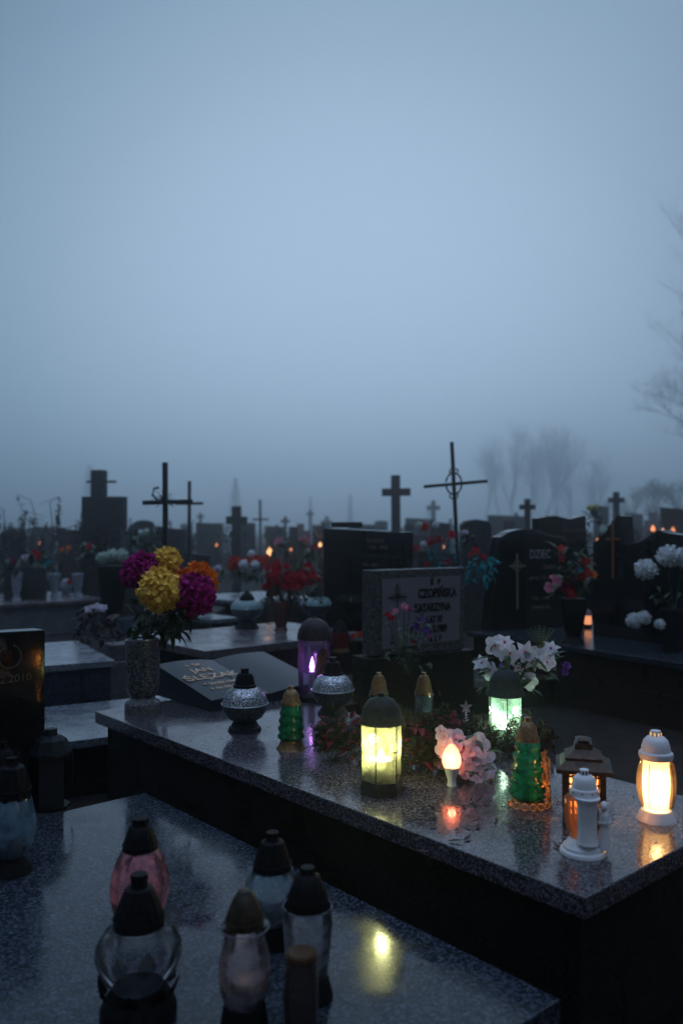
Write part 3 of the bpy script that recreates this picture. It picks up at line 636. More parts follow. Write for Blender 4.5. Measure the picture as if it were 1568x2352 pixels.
# --- angel lantern
L = Lan('angel_lantern', 'unlit white lantern with an angel figurine at the front slab corner', 1338, 1978, 52, ZT)
L.part('base', [(52, L.cy), (52, 1957), (50, 1951), (45, 1948), (44, 1942), (38, 1938), (34, 1930), (28, 1926)], WHITE)
L.part('column', [(25, 1928), (22, 1920), (21, 1880), (22, 1845), (24, 1836), (28, 1826)], WHITE, 72, off=(3, -25), mod=lambda a, z: 1 + .035 * math.cos(a * 12), ang=70)
L.part('glass', [(26, 1926), (36, 1900), (40, 1870), (38, 1840), (26, 1826)], glass('smoky amber glass', (.92, .66, .45), .4, (.8, .45, .24)), open=True, off=(0, 12))
cp = L.part('cap', [(31, 1828), (33, 1820), (31, 1812), (28, 1810), (27, 1800), (24, 1789), (17, 1782), (11, 1780), (10, 1769)], WHITE, off=(3, -4))
mb = MB()
for i in range(8):
    a = i * math.pi / 4 + .2; mb.box(3 * L.s + 10.3 * L.s * math.cos(a) - .0022, 3 * L.s + 10.3 * L.s * math.cos(a) + .0022, -4 * L.s + 10.3 * L.s * math.sin(a) - .0022, -4 * L.s + 10.3 * L.s * math.sin(a) + .0022, L.h(1779), L.h(1772))
obj('vent_slots', mb, DKCAP, cp)
mb = MB()
for i in range(9):
    a = i * math.pi / 4.5 + .1; mb.ball((3 * L.s + 32 * L.s * math.cos(a), -4 * L.s + 32 * L.s * math.sin(a), L.h(1817)), .0032, 8)
obj('vent_holes', mb, mat('orange hole', (.25, .08, .03), .6), cp)
mb = MB(); ax, ay = 43 * L.s, -20 * L.s; q1 = L.s * 1.3
def ah(y): return L.h(1944) + (1944 - y) * L.s * 1.12
mb.lathe([(12 * q1, ah(1942)), (11.5 * q1, ah(1925)), (8.5 * q1, ah(1905)), (6.5 * q1, ah(1890)), (8 * q1, ah(1878)), (6 * q1, ah(1872)), (2.6 * q1, ah(1869)), (2.6 * q1, ah(1866))], 16, (ax, ay, 0), mod=lambda a, z: 1 + .06 * math.cos(a * 7))
mb.ball((ax - .001, ay - .002, ah(1859)), 6.3 * q1, 14, sz=1.15)
mb.ball((ax + .001, ay + .002, ah(1856)), 6.9 * q1, 12, sz=.95)
for sg in (-1, 1):
    mb.tube([(ax + sg * 7 * q1, ay, ah(1876)), (ax + sg * 9.5 * q1, ay - .008, ah(1890)), (ax + sg * 1.5 * q1, ay - .020, ah(1888))], [.0062, .0055, .004], 8)
    for k in range(5): mb.leaf((ax + sg * 3 * q1, ay + .010, ah(1882)), (sg * (.55 + .12 * k), .4, .95 - k * .42), .062 - k * .006, .024, .1, (0, 1, 0))
obj('angel_figurine', mb, WHITE, L.root, smooth=True, ang=60)
# --- lit white lantern
L = Lan('white_lantern', 'lit white capped lantern glowing warm near the right edge', 1507, 1898, 44, ZT)
L.part('base', [(44, L.cy), (44, 1882), (41, 1876), (37, 1866), (33, 1860)], WHITE)
L.part('glass', [(30, 1860), (38, 1838), (43, 1812), (43, 1790), (38, 1762), (31, 1742)], glass('warm clear glass', (.95, .75, .5), .22, (.8, .45, .2)), open=True)
L.part('inner_cup', [(26, 1858), (29, 1820), (30, 1790), (28, 1744)], glass('frosted cup', (1, .92, .78), .8, (.98, .88, .70)), open=True)
cp = L.part('cap', [(36, 1744), (38, 1737), (37, 1730), (32, 1727), (31, 1716), (27, 1703), (19, 1695), (12, 1693), (11, 1681)], WHITE)
mb = MB()
for i in range(8):
    a = i * math.pi / 4 + .2; mb.box(11.2 * L.s * math.cos(a) - .0022, 11.2 * L.s * math.cos(a) + .0022, 11.2 * L.s * math.sin(a) - .0022, 11.2 * L.s * math.sin(a) + .0022, L.h(1692), L.h(1685))
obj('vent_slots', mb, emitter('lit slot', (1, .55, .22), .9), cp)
mb = MB()
for i in range(-9, 6):
    a = i * .085 - .15
    for y in range(1755, 1852, 7):
        if (i + y // 7) % 2: continue
        r0 = (43.5 - ((y - 1800) / 60.0) ** 2 * 9) * L.s
        mb.add([(r0 * math.cos(a + da), r0 * math.sin(a + da), L.h(y) + dz_) for da, dz_ in ((-.05, -.0045), (.05, -.0045), (.05, .0045), (-.05, .0045))], [(0, 1, 2, 3)])
for k in range(2): mb.tube([((44 - ((y - 1800) / 60.0) ** 2 * 9) * L.s * math.cos(-.95 - k * 1.35), (44 - ((y - 1800) / 60.0) ** 2 * 9) * L.s * math.sin(-.95 - k * 1.35), L.h(y)) for y in range(1750, 1858, 12)], .002, 5)
obj('gold_lattice', mb, mat('gold lattice', (.25, .13, .06), .35, .8), L.root)
L.flame(1822, 1782, 7, FL_Y); L.light(1806, (1, .74, .48), 4.0, .02)
# --- pink lamp on cup
L = Lan('cup_candle', 'small white goblet with a glowing red orange flame bulb', 1037, 1808, 11, ZT)
L.part('goblet', [(11, L.cy), (10, 1800), (9, 1792), (13, 1780), (17, 1768), (18, 1762)], WHITE)
L.part('bulb', [(18, 1763), (22, 1752), (21, 1738), (15, 1722), (8, 1713), (1, 1709)], glass('coral frosted glass', (1, .65, .5), .75, (1, .52, .38)), n=28)
L.flame(1758, 1726, 6, FL_R); L.light(1742, (1, .42, .30), .85, .015)
# ------------------------------------------------------------------ lower slab lanterns
BLKHOLE = mat('dark slot', (.001, .001, .001), .9, spec=0)
def jar(label, cx, fr, rb, base, body, cap, gm, cm, bm=DKCAP, z=ZL, candle=None, name='jar_lantern', mod=None, n=36):
    L = Lan(name, label, cx, fr, rb, z)
    L.part('base', [(rb, L.cy)] + base, bm); L.part('glass', body, gm, open=True, mod=mod, ang=70, n=72 if mod else 36)
    c = L.part('cap', cap, cm, n=96, mod=lambda a, z: 1 + .018 * math.cos(a * 16)); L.cap = c; s_ = L.s
    for q_ in (1, -2):
        mb = MB(); rr_, yy_ = cap[q_]; mb.tube([(rr_ * s_ * 1.03 * math.cos(a * math.pi / 16), rr_ * s_ * 1.03 * math.sin(a * math.pi / 16), L.h(yy_)) for a in range(33)], 1.6 * s_, 6)
        obj('cap_ring', mb, cm, c, smooth=True)
    mb = MB(); r1, y1 = cap[-1]
    for k in range(6):
        a = k * math.pi / 3; mb.box(r1 * s_ * math.cos(a) - .0022, r1 * s_ * math.cos(a) + .0022, r1 * s_ * math.sin(a) - .0022, r1 * s_ * math.sin(a) + .0022, L.h(y1) - .014, L.h(y1) - .004)
    obj('chimney_slot', mb, BLKHOLE, c)
    mb = MB(); rb_, yb_ = body[-1]; mb.tube([(rb_ * s_ * 1.02 * math.cos(a * math.pi / 16), rb_ * s_ * 1.02 * math.sin(a * math.pi / 16), L.h(yb_ + 2)) for a in range(33)], 1.8 * s_, 6); obj('glass_rim', mb, gm, L.root, smooth=True)
    if candle: L.part('candle', candle, mat('milky wax', (.22, .21, .23), .5), n=18)
    return L
star = lambda k, a_: (lambda a, z: 1 + a_ * abs(math.sin(a * k / 2)))
L = jar('large clear round lantern nearest the camera, blurred dark cap', 318, 2385, 86, [(86, 2312), (78, 2294), (66, 2278), (56, 2264)],
    [(56, 2266), (80, 2236), (94, 2200), (92, 2170), (78, 2146), (58, 2128)], [(57, 2130), (56, 2112), (48, 2086), (38, 2062), (30, 2046), (19, 2042), (18, 2014)], glass('clear smoky glass', (.93, .95, .97), .16, (.32, .38, .42), pattern=22), DKCAP, mod=star(12, .035))
mb = MB()
for k in range(8):
    a = k * math.pi / 4; r = 70 * L.s; mb.leaf((r * math.cos(a), r * math.sin(a), L.h(2280)), (math.cos(a) * .5, math.sin(a) * .5, 1), 46 * L.s, 46 * L.s, -.05, (math.cos(a), math.sin(a), 0))
obj('leaf_collar', mb, DKCAP, L.root); L.holes(2112, 52, 6, mat('dim red glow hole', (.25, .03, .02), .5), 3)
L = jar('pink faceted lantern with faint red glow at lower left', 321, 2165, 54, [(54, 2132), (48, 2116)],
    [(46, 2118), (58, 2085), (64, 2050), (62, 2015), (52, 1980), (39, 1953)], [(40, 1956), (38, 1942), (32, 1922), (26, 1905), (18, 1900), (17, 1884)], glass('pink glass', (.98, .72, .78), .5, (.80, .45, .52), pattern=22), DKCAP, candle=[(28, 2112), (28, 2050)], mod=star(8, .05))
L.light(2030, (1, .14, .12), .014, .015)
L = jar('milky vase shaped lantern with bronze cone cap, bottom centre', 561, 2400, 55, [(54, 2345), (50, 2320), (46, 2300)],
    [(46, 2302), (54, 2272), (58, 2240), (56, 2205), (46, 2165), (45, 2145), (54, 2132)], [(43, 2132), (43, 2116), (36, 2094), (26, 2070), (15, 2054), (9, 2050)], glass('milky glass', (.92, .90, .94), .42, (.48, .46, .52), pattern=22), noisy('dark bronze cap', (.02, .014, .008), (.05, .035, .02), 40, .45, metal=.4), candle=[(33, 2300), (33, 2250)], mod=star(14, .02))
L.light(2235, (1, .6, .3), .008, .02)
L = jar('pale blue star cut lantern behind the milky one', 625, 2190, 50, [(50, 2160), (44, 2130), (42, 2112)],
    [(42, 2114), (54, 2085), (62, 2055), (60, 2030), (44, 1998)], [(44, 2002), (42, 1985), (34, 1960), (26, 1938), (15, 1934), (14, 1916)], glass('pale blue cut glass', (.82, .92, .98), .40, (.38, .52, .62), pattern=22), DKCAP, candle=[(30, 2112), (30, 2065)], mod=star(6, .07))
L = jar('frosted grey lantern at right of the bottom cluster', 706, 2322, 58, [(58, 2285), (52, 2262), (46, 2238)],
    [(45, 2240), (50, 2205), (54, 2165), (57, 2120), (54, 2084)], [(48, 2088), (46, 2066), (36, 2040), (27, 2018), (17, 2012), (16, 1998)], glass('grey frosted glass', (.88, .90, .96), .48, (.42, .46, .54), pattern=22), DKCAP, candle=[(30, 2238), (30, 2190)])
L = jar('short lantern with a gold rim at bottom centre', 691, 2405, 42, [(42, 2360), (38, 2345)],
    [(37, 2346), (40, 2300), (38, 2250), (34, 2206)], [(34, 2208), (34, 2200), (33, 2194), (30, 2190)], glass('brown smoke glass', (.5, .44, .44), .5, (.16, .13, .13)), mat('gold rim', (.07, .035, .012), .4, .4), candle=[(24, 2345), (24, 2290)])
L = jar('blue diamond cut lantern at the lower left edge', 26, 2022, 46, [(47, 2004), (42, 1990), (26, 1970)],
    [(25, 1972), (40, 1950), (49, 1915), (48, 1885), (42, 1850), (38, 1832)], [(41, 1836), (40, 1815), (34, 1790), (26, 1766), (14, 1760), (13, 1744)], glass('blue cut glass', (.78, .90, .98), .42, (.30, .50, .64), pattern=14), DKCAP, candle=[(24, 1968), (24, 1920)], mod=star(8, .10))
L = Lan('metal_lantern', 'black square metal lantern with a domed hat, beside the black headstone', 116, 1868, 42, ZL, rz=.4)
L.part('base', [(44, L.cy), (44, 1848)], DKCAP, n=8); L.part('frame', [(38, 1848), (38, 1735)], mat('sooty glass', (.012, .014, .016), .25), n=4, ph=q)
L.part('cap', [(46, 1735), (46, 1728), (42, 1718), (34, 1700), (22, 1692), (14, 1690), (13, 1676)], GRCAP, n=8)
mb = MB(); mb.tube([(-46 * L.s, 0, L.h(1732)), (-52 * L.s, -.01, L.h(1740)), (-50 * L.s, -.01, L.h(1800))], .003, 5); mb.tube([(46 * L.s, 0, L.h(1732)), (50 * L.s, -.01, L.h(1770)), (46 * L.s, -.01, L.h(1800))], .003, 5); obj('handle', mb, GRCAP, L.root)
L = jar('dark jar lantern behind the blue one at the left edge', 4, 1915, 34, [(34, 1895), (28, 1885)],
    [(27, 1886), (34, 1850), (34, 1800), (28, 1770)], [(31, 1772), (30, 1755), (22, 1730), (13, 1722), (12, 1706)], glass('dark grey glass', (.2, .25, .28), .5, (.05, .06, .07)), DKCAP)
# ------------------------------------------------------------------ mid ground lanterns
ICE = glass('icy glass', (.7, .9, .95), .75, (.55, .78, .85))
bowl0 = None
for cx, fr, lab in ((567, 1447, 'bowl lantern with icy ribbed top, left of the red rose bouquet'), (725, 1436, 'bowl lantern with icy ribbed top, right of the red rose bouquet')):
    if bowl0 is None:
        L = Lan('bowl_lantern', lab, cx, fr, 28, .55, group='icy bowl lanterns')
        L.part('foot', [(28, L.cy), (26, 1438), (18, 1430), (16, 1424)], GRCAP)
        L.part('bowl', [(16, 1424), (28, 1416), (36, 1406), (37, 1398)], noisy('teal glass', (.04, .07, .085), (.08, .12, .14), 20, .3))
        L.part('ribbed_top', [(37, 1398), (36, 1391), (30, 1383), (20, 1379)], ICE, mod=lambda a, z: 1 + .04 * math.cos(a * 14), n=84)
        L.part('cap', [(18, 1381), (16, 1372), (10, 1364), (6, 1362), (5, 1357)], DKCAP)
        L.light(1394, (.6, .9, 1), .035); bowl0 = L.root
    else: dup(bowl0, G(cx, centre_y(fr, 28), .55), lab)
L = Lan('red_lantern', 'dull red jar lantern behind the purple lit lantern', 781, 1500, 20, .4)
L.part('base', [(20, L.cy), (18, 1488)], BRONZE); L.part('glass', [(18, 1488), (21, 1470), (19, 1452)], glass('red glass', (.5, .04, .02), .6, (.35, .03, .02)), open=True); L.part('cap', [(19, 1452), (14, 1438), (6, 1426)], DKCAP)
L.part('candle', [(12, 1488), (12, 1465)], WAX, n=12)
def far_lamp(label, cx, y, r, Y, col=(1, .42, .16), p=.5, e=5):
    c = P(cx, y, Y); root = thing('grave_candle', label, 'grave lantern', (c.x, c.y, 0)); s = Y / F
    mb = MB(); mb.lathe([(r * s * 1.1, 0), (r * s * 1.2, c.z - r * s * 1.2 - .0005)], 10); obj('pedestal', mb, STONE, root)
    mb = MB(); mb.lathe([(r * s * .8, 0), (r * s, r * s * .8), (r * s * .9, r * s * 1.6), (r * s * .4, r * s * 2.3), (.002, r * s * 2.9)], 12, (0, 0, c.z - r * s * 1.2)); obj('glass', mb, emitter('far lamp %g' % e, col, e * .75), root, smooth=True)
    lamp(root, (0, -.15, c.z + .1), col, p, .05)
far_lamp('distant orange candle lamp glowing above the red roses', 619, 1268, 7, 13, (1, .5, .22), .5, 2.2)
far_lamp('orange lamp glowing at the left edge of the double black headstone', 735, 1251, 4, 14, (1, .36, .12), 1.2, 2.2)
far_lamp('small orange lamp left of the arched black headstone', 1166, 1240, 6, 16, (1, .3, .12), .3, .8)
far_lamp('orange lamp above the curve of the wave headstone', 1499, 1214, 5, 16, (1, .35, .15), .6, 1.8)
far_lamp('pale orange lamp near the right edge above the mums', 1522, 1222, 6, 14, (1, .5, .3), .3, 1.2)
far_lamp('red orange lamp nearest the right edge', 1545, 1218, 5, 14, (1, .32, .15), .4, 1.4)
for lab, x, y, Y in (('tiny orange candle far off left of the monument', 92, 1248, 24), ('tiny orange candle between the two dark crosses', 412, 1262, 20), ('tiny orange candle right of the thin dark cross', 497, 1252, 26),
                     ('tiny orange candle left of the stone cross foot', 668, 1262, 24), ('tiny orange candle low beside the iron cross', 1018, 1256, 22), ('tiny orange candle right of the rear wavy headstone', 1372, 1240, 20)): far_lamp(lab, x, y, 2.6, Y, (1, .36, .14), .5, 1.6)
L = Lan('red_lantern', 'small lit lantern glowing orange between dark vase and wave headstone', 1350, 1442, 8, .55)
L.part('base', [(9, L.cy), (9, 1434)], DKCAP); L.part('glass', [(8, 1434), (8, 1414)], emitter('orange glow glass', (1, .38, .17), .95), n=14); L.part('cap', [(9, 1414), (6, 1404), (2, 1400)], mat('mauve plastic', (.2, .14, .17), .5)); L.light(1425, (1, .4, .15), .05)
# ------------------------------------------------------------------ book plaque
b0 = G(486, 1636, ZT + .0); fx, fy = vdir(A0)
bk = thing('book_plaque', 'dark open book plaque with gold lettering for Jan', 'plaque', (b0.x, b0.y, ZT), math.radians(A0))
# page surface tilts up towards the far side
def bh(px, py, z): p = G(px, py, z) - b0; return (p.x * fx.x + p.y * fx.y, p.x * fy.x + p.y * fy.y, z - ZT)
BW = .80; BD = .62; zb, zt_ = .05, .17
def page(x0, x1, zc0, zc1, name, parent):
    mb = MB(); n_ = 8; vs = []
    for i in range(n_ + 1):
        t_ = i / n_; x = x0 + (x1 - x0) * t_; dzc = zc0 + (zc1 - zc0) * t_ + .012 * math.sin(math.pi * t_)
        vs += [(x, 0, zb + dzc), (x, BD, zt_ + dzc), (x, 0, .0), (x, BD, .0)]
    fs = []
    for i in range(n_):
        a = i * 4; b = a + 4; fs += [(a, b, b + 1, a + 1), (a + 2, b + 2, b, a), (a + 1, b + 1, b + 3, a + 3), (a + 3, b + 3, b + 2, a + 2)]
    fs += [(0, 1, 3, 2), (n_ * 4 + 1, n_ * 4, n_ * 4 + 2, n_ * 4 + 3)]
    mb.add(vs, fs); return obj(name, mb, parent=bk, m=noisy('blue black book granite', (.010, .014, .022), (.020, .027, .038), 200, .32, spec=.22), smooth=True, ang=30)
pl = page(0, BW * .5 - .002, .012, 0, 'page', bk); page(BW * .5 + .002, BW, 0, .012, 'page', bk)
til = math.atan2(zt_ - zb, BD)
BG = mat('book gold', (.60, .40, .25), .4, .3)
for body, yy, sz in (('+ ŚP.', .50, .055), ('JAN', .40, .085), ('ŚLĘZAK', .285, .10), ('* 23.02.1948', .19, .046), ('+ 01.03.2015', .12, .046)):
    text(body, BG, pl, 0, 0, sz, rot=(til, 0, 0), loc=(BW * .25, yy, zb + (zt_ - zb) * yy / BD + .020), bold=.001)
# ------------------------------------------------------------------ vases and bouquets
def P_at(px, py, Y): return P(px, py, Y)
VS = Lan('granite_vase', 'tall speckled granite vase at the left corner of the long slab', 328, 1643, 41, ZT, 'vase')
VS.part('vase', [(41, VS.cy), (41, 1616), (38, 1611), (30, 1607), (27, 1600), (33, 1592), (38, 1578), (37, 1550), (38, 1505), (41, 1480), (41, 1470), (33, 1470), (31, 1480)], GR_VASE, ang=50)
VS.part('rim', [(34, 1470), (34, 1467), (29, 1467), (28, 1474)], mat('rim metal', (.3, .33, .36), .3, .7))
Yv = VS.loc.y
def bouquet(label, heads, root_px, Y, stem_y, leaves=0, lm=GREEN, name='flower_bouquet', stems=True, group=None, leafbox=None, leafsize=(.05, .1), dens=230, zoff=0):
    """heads: (x, y, r, material, kind, depth offset)"""
    base = P(root_px[0], root_px[1], Y); root = thing(name, label, 'flowers', base, 0, group); s = Y / F
    sm = MB()
    for x, y, r, m_, kind, dy in heads:
        c = P(x, y, Y + dy) - base; rr = r * (Y + dy) / F; mb = MB()
        if kind == 'mum': mb.pompon(c, rr, dens)
        elif kind == 'rose': mb.bloom(c, (c.x * .5 + R.uniform(-.3, .3), -1, .6), rr, 6, .95, .15, 3)
        elif kind == 'lily': mb.bloom(c, (R.uniform(-.5, .5), -1, R.uniform(.1, .9)), rr, 6, .66, .4, 1)
        elif kind == 'orchid':
            nv = (R.uniform(-.6, .6), -1, R.uniform(-.1, .8)); mb.bloom(c, nv, rr * 1.12, 5, 1.0, .25, 1, blunt=True); mb.bloom(c + Vector((0, -.004, .002)), nv, rr * .6, 3, .9, -.3, 1, blunt=True)
        fo = obj('flower_head', mb, m_, root, smooth=kind != 'mum', ang=180)
        if kind in ('lily', 'orchid'):
            mb = MB(); mb.ball(c + Vector((0, -.006, .003)), rr * .16, 8); obj('flower_centre', mb, mat('flower centre', (.45, .10, .16) if kind == 'lily' else (.5, .22, .05), .6), fo)
        if stems:
            b_ = P(root_px[0] + R.uniform(-8, 8), stem_y, Y) - base
            sm.tube([c, (c * .5 + b_ * .5) + Vector((c.x * .15, 0, 0)), b_], [.003, .0035, .004], 5)
    if stems: obj('stems', sm, GREEN, root)
    if leaves:
        mb = MB(); x0, x1, y0, y1 = leafbox
        for i in range(leaves):
            p = P(R.uniform(x0, x1), R.uniform(y0, y1), Y + R.uniform(-.06, .08)) - base
            mb.leaf(p, (p.x * 3 + R.uniform(-.8, .8), R.uniform(-1, .6), R.uniform(-.7, .8)), R.uniform(*leafsize), R.uniform(.3, .5) * leafsize[1] * .9, R.uniform(.1, .6))
        obj('leaves', mb, lm, root)
    return root
YEL = petalmat('yellow petals', (.72, .42, .03), (.98, .74, .18)); MAG = petalmat('magenta petals', (.20, .003, .085), (.50, .012, .26)); ORA = petalmat('orange petals', (.62, .12, .005), (.95, .26, .02))
RED = petalmat('red petals', (.30, .008, .02), (.55, .02, .045)); REDO = petalmat('scarlet petals', (.35, .02, .012), (.6, .05, .03)); WHT = petalmat('white petals', (.55, .60, .62), (.82, .86, .88)); PNK = petalmat('pink petals', (.55, .16, .26), (.75, .35, .45))
LIL = petalmat('lilac white petals', (.58, .52, .62), (.80, .76, .84)); PUR = petalmat('purple petals', (.09, .03, .22), (.20, .08, .42)); DRED = petalmat('wine petals', (.09, .010, .025), (.22, .02, .05)); TEAL = petalmat('teal ribbon', (.01, .16, .19), (.03, .32, .36)); MINT = petalmat('mint white petals', (.42, .55, .50), (.62, .75, .70))
bouquet('bouquet of giant yellow, magenta and orange pompon mums in the granite vase',
        [(323, 1314, 47, MAG, 'mum', .03), (381, 1293, 37, YEL, 'mum', .10), (458, 1337, 46, ORA, 'mum', .10), (364, 1356, 52, YEL, 'mum', -.10), (448, 1368, 51, MAG, 'mum', 0), (398, 1332, 30, ORA, 'mum', .1)],
        (335, 1475), Yv, 1478, 120, leafbox=(306, 432, 1385, 1462), leafsize=(.05, .12), dens=420)
# white mums right, mint mums left
VS2 = Lan('dark_vase', 'dark vase under the three mint white mums', 258, 1440, 26, .3, 'vase'); VS2.part('vase', [(26, VS2.cy), (20, 1420), (26, 1380), (34, 1320), (36, 1300)], DKCAP)
bouquet('row of three mint white mums before the block monument', [(235, 1282, 15, MINT, 'mum', 0), (257, 1276, 17, MINT, 'mum', 0), (280, 1276, 16, MINT, 'mum', 0)], (258, 1310), VS2.loc.y, 1310, 14, leafbox=(232, 284, 1290, 1312), leafsize=(.05, .09), dens=110)
def wm(label, hs, rp, Y, **k): return bouquet(label, [(x, y, r, WHT, 'mum', 0) for x, y, r in hs], rp, Y, rp[1], dens=140, **k)
DV = Lan('dark_vase', 'dark vase at right edge holding white mums', 1545, 1500, 26, .55, 'vase'); DV.part('vase', [(26, DV.cy), (20, 1475), (30, 1430), (28, 1400)], DKCAP)
wm('white mums high in the dark vase at the right edge', [(1483, 1308, 26), (1532, 1278, 27), (1563, 1281, 24)], (1545, 1405), DV.loc.y, leaves=16, leafbox=(1500, 1568, 1320, 1400), leafsize=(.05, .1))
wm('low white mum resting on the right hand slab', [(1455, 1426, 19), (1478, 1419, 17)], (1465, 1445), 7.2, stems=False)
wm('small white flower beside the dark vase at the right edge', [(1514, 1434, 13)], (1514, 1448), 7.0, stems=False)
# red roses in tall red vase
L = Lan('red_vase', 'dull red vase under the red rose bouquet', 645, 1450, 16, .55, 'vase'); L.part('vase', [(16, L.cy), (12, 1440), (17, 1420), (20, 1395), (18, 1382)], noisy('dull red glaze', (.05, .012, .01), (.09, .03, .02), 20, .35))
hs_ = [(R.uniform(612, 720), R.uniform(1300, 1352), R.uniform(9, 14), RED, 'rose', R.uniform(-.1, .1)) for i in range(46)] + [(610, 1350, 12, RED, 'rose', 0), (622, 1365, 11, RED, 'rose', 0), (635, 1290, 10, RED, 'rose', 0), (730, 1330, 10, RED, 'rose', 0)]
bouquet('bushy red rose bouquet in the dull red vase', hs_, (650, 1400), L.loc.y, 1398, 110, leafbox=(605, 735, 1300, 1390), leafsize=(.05, .12))
mb = MB(); rt = thing('fern_sprig', 'yellow green sprig rising from the red rose bouquet', 'plant', P(672, 1310, L.loc.y))
for k in range(24): mb.leaf((R.uniform(-.05, .1), R.uniform(-.05, .05), R.uniform(-.05, .08)), (R.uniform(-.6, .6), R.uniform(-.3, .3), 1), R.uniform(.05, .12), .02, .2)
obj('fronds', mb, noisy('olive frond', (.05, .08, .02), (.10, .13, .03), 30, .6), rt)
bouquet('red and white posy on the dim slab behind', [(540, 1290, 13, REDO, 'rose', 0), (590, 1285, 14, REDO, 'rose', 0), (572, 1290, 12, REDO, 'rose', 0), (605, 1292, 10, REDO, 'rose', 0), (535, 1305, 13, REDO, 'rose', 0), (559, 1296, 12, WHT, 'mum', -.1), (585, 1298, 12, WHT, 'mum', -.1), (577, 1272, 10, WHT, 'mum', .1), (628, 1310, 12, WHT, 'mum', 0)] + [(R.uniform(528, 612), R.uniform(1280, 1312), R.uniform(7, 11), REDO, 'rose', R.uniform(0, .2)) for k in range(16)],
        (570, 1335), 11, 1335, 60, leafbox=(530, 620, 1300, 1336), leafsize=(.06, .12), dens=90)
bouquet('red and white blooms above the carved grey headstone', [(975, 1212, 13, REDO, 'rose', 0), (1000, 1205, 9, WHT, 'mum', 0), (962, 1206, 9, MINT, 'mum', 0), (988, 1245, 14, RED, 'rose', 0), (1008, 1240, 13, RED, 'rose', 0), (972, 1250, 8, WHT, 'mum', -.05), (1036, 1229, 13, RED, 'rose', -.05), (1028, 1292, 10, RED, 'rose', 0), (979, 1297, 9, RED, 'rose', 0)],
        (1000, 1320), 9, 1320, 60, lm=TEAL, leafbox=(985, 1050, 1235, 1310), leafsize=(.04, .10), dens=80)
bouquet('red roses with teal ribbon right of the carved grey headstone', [(1092, 1266, 12, RED, 'rose', 0), (1110, 1280, 9, RED, 'rose', 0), (1080, 1275, 8, RED, 'rose', 0)],
        (1095, 1340), 8, 1345, 46, lm=TEAL, leafbox=(1075, 1135, 1285, 1340), leafsize=(.06, .13))
bouquet('pink and purple flowers leaning on the carved panel', [(928, 1395, 11, PNK, 'rose', 0), (908, 1405, 9, PNK, 'rose', 0), (940, 1400, 8, MAG, 'rose', 0), (900, 1420, 9, RED, 'rose', 0), (958, 1440, 14, PUR, 'rose', 0), (978, 1450, 11, PUR, 'rose', 0), (970, 1428, 11, PUR, 'rose', 0), (985, 1462, 8, MAG, 'rose', 0), (950, 1475, 9, RED, 'lily', 0), (890, 1412, 8, RED, 'rose', 0)],
        (930, 1540), 6.0, 1545, 70, leafbox=(895, 985, 1400, 1530), leafsize=(.04, .09))
DV = Lan('dark_vase', 'tall dark vase before the arched black headstone', 1316, 1480, 26, .55, 'vase'); DV.part('vase', [(26, DV.cy), (16, 1462), (22, 1440), (30, 1400), (28, 1375)], DKCAP)
bouquet('tall bouquet of rust lilies and pink gladioli before the arched headstone', [(1290, 1262, 13, REDO, 'lily', 0), (1288, 1280, 13, REDO, 'lily', 0), (1275, 1335, 15, PNK, 'orchid', 0), (1262, 1350, 12, PNK, 'orchid', 0), (1300, 1340, 16, DRED, 'orchid', 0), (1290, 1355, 14, DRED, 'rose', 0), (1345, 1290, 14, REDO, 'lily', 0), (1350, 1315, 15, REDO, 'lily', 0), (1335, 1325, 12, REDO, 'lily', 0), (1362, 1320, 12, ORA, 'lily', 0), (1310, 1360, 14, RED, 'orchid', 0), (1332, 1310, 10, TEAL, 'lily', 0)],
        (1316, 1378), DV.loc.y, 1380, 80, leafbox=(1275, 1355, 1255, 1375), leafsize=(.06, .14))
# lilies over the green lantern
YL = 3.75; LILYW = petalmat('lily white petals', (.74, .74, .78), (.92, .91, .95), sss=.35)
LH = [(1136, 1485, 22), (1158, 1476, 20), (1170, 1502, 22), (1206, 1500, 25), (1240, 1508, 25), (1264, 1490, 19), (1256, 1522, 20), (1222, 1520, 19), (1214, 1566, 20), (1106, 1524, 20), (1124, 1540, 20), (1190, 1535, 16)]
bouquet('white pink throated lilies behind the green lit lantern', [(x, y, r * (1.15 if i % 2 else 1), LILYW, 'lily' if i % 2 else 'orchid', R.uniform(-.05, .06)) for i, (x, y, r) in enumerate(LH)] + [(1300, 1530, 12, PUR, 'rose', 0), (1296, 1545, 11, PUR, 'rose', 0), (1160, 1530, 16, PUR, 'rose', .08)],
        (1215, 1640), YL + .22, 1690, 60, leafbox=(1120, 1275, 1495, 1585), leafsize=(.05, .10), stems=False)
rt = thing('fern_sprig', 'yellow green fern fronds standing above the white lilies', 'plant', P(1240, 1490, YL + .22)); mb = MB()
for k in range(7):
    a = (k - 3) * .22; d = Vector((math.sin(a), R.uniform(-.2, .2), math.cos(a))); 
    for j in range(9):
        p = d * j * .013
        for sg in (-1, 1): mb.leaf(p, d + Vector((sg * .9, 0, 0)), .03 * (1 - j / 11), .009, .1)
obj('fronds', mb, YGREEN, rt)
# pink orchids on the wreath
YO = 3.2
OH = [(1020, 1692, 19), (1046, 1700, 23), (1024, 1722, 23), (1064, 1718, 21), (1016, 1748, 18), (1096, 1712, 27), (1086, 1745, 27), (1114, 1744, 22), (1118, 1770, 20), (1094, 1776, 21), (1070, 1772, 17), (1012, 1680, 12), (1070, 1745, 18)]
bouquet('pale pink orchids lying on the slab around the small goblet candle', [(x, y, r, LIL if x > 1080 else petalmat('blush petals', (.80, .62, .70), (.92, .80, .86), sss=.45), 'orchid', R.uniform(.09, .17)) for x, y, r in OH], (1060, 1790), YO, 1790, 10, leafbox=(1050, 1120, 1700, 1790), leafsize=(.04, .07), stems=False)
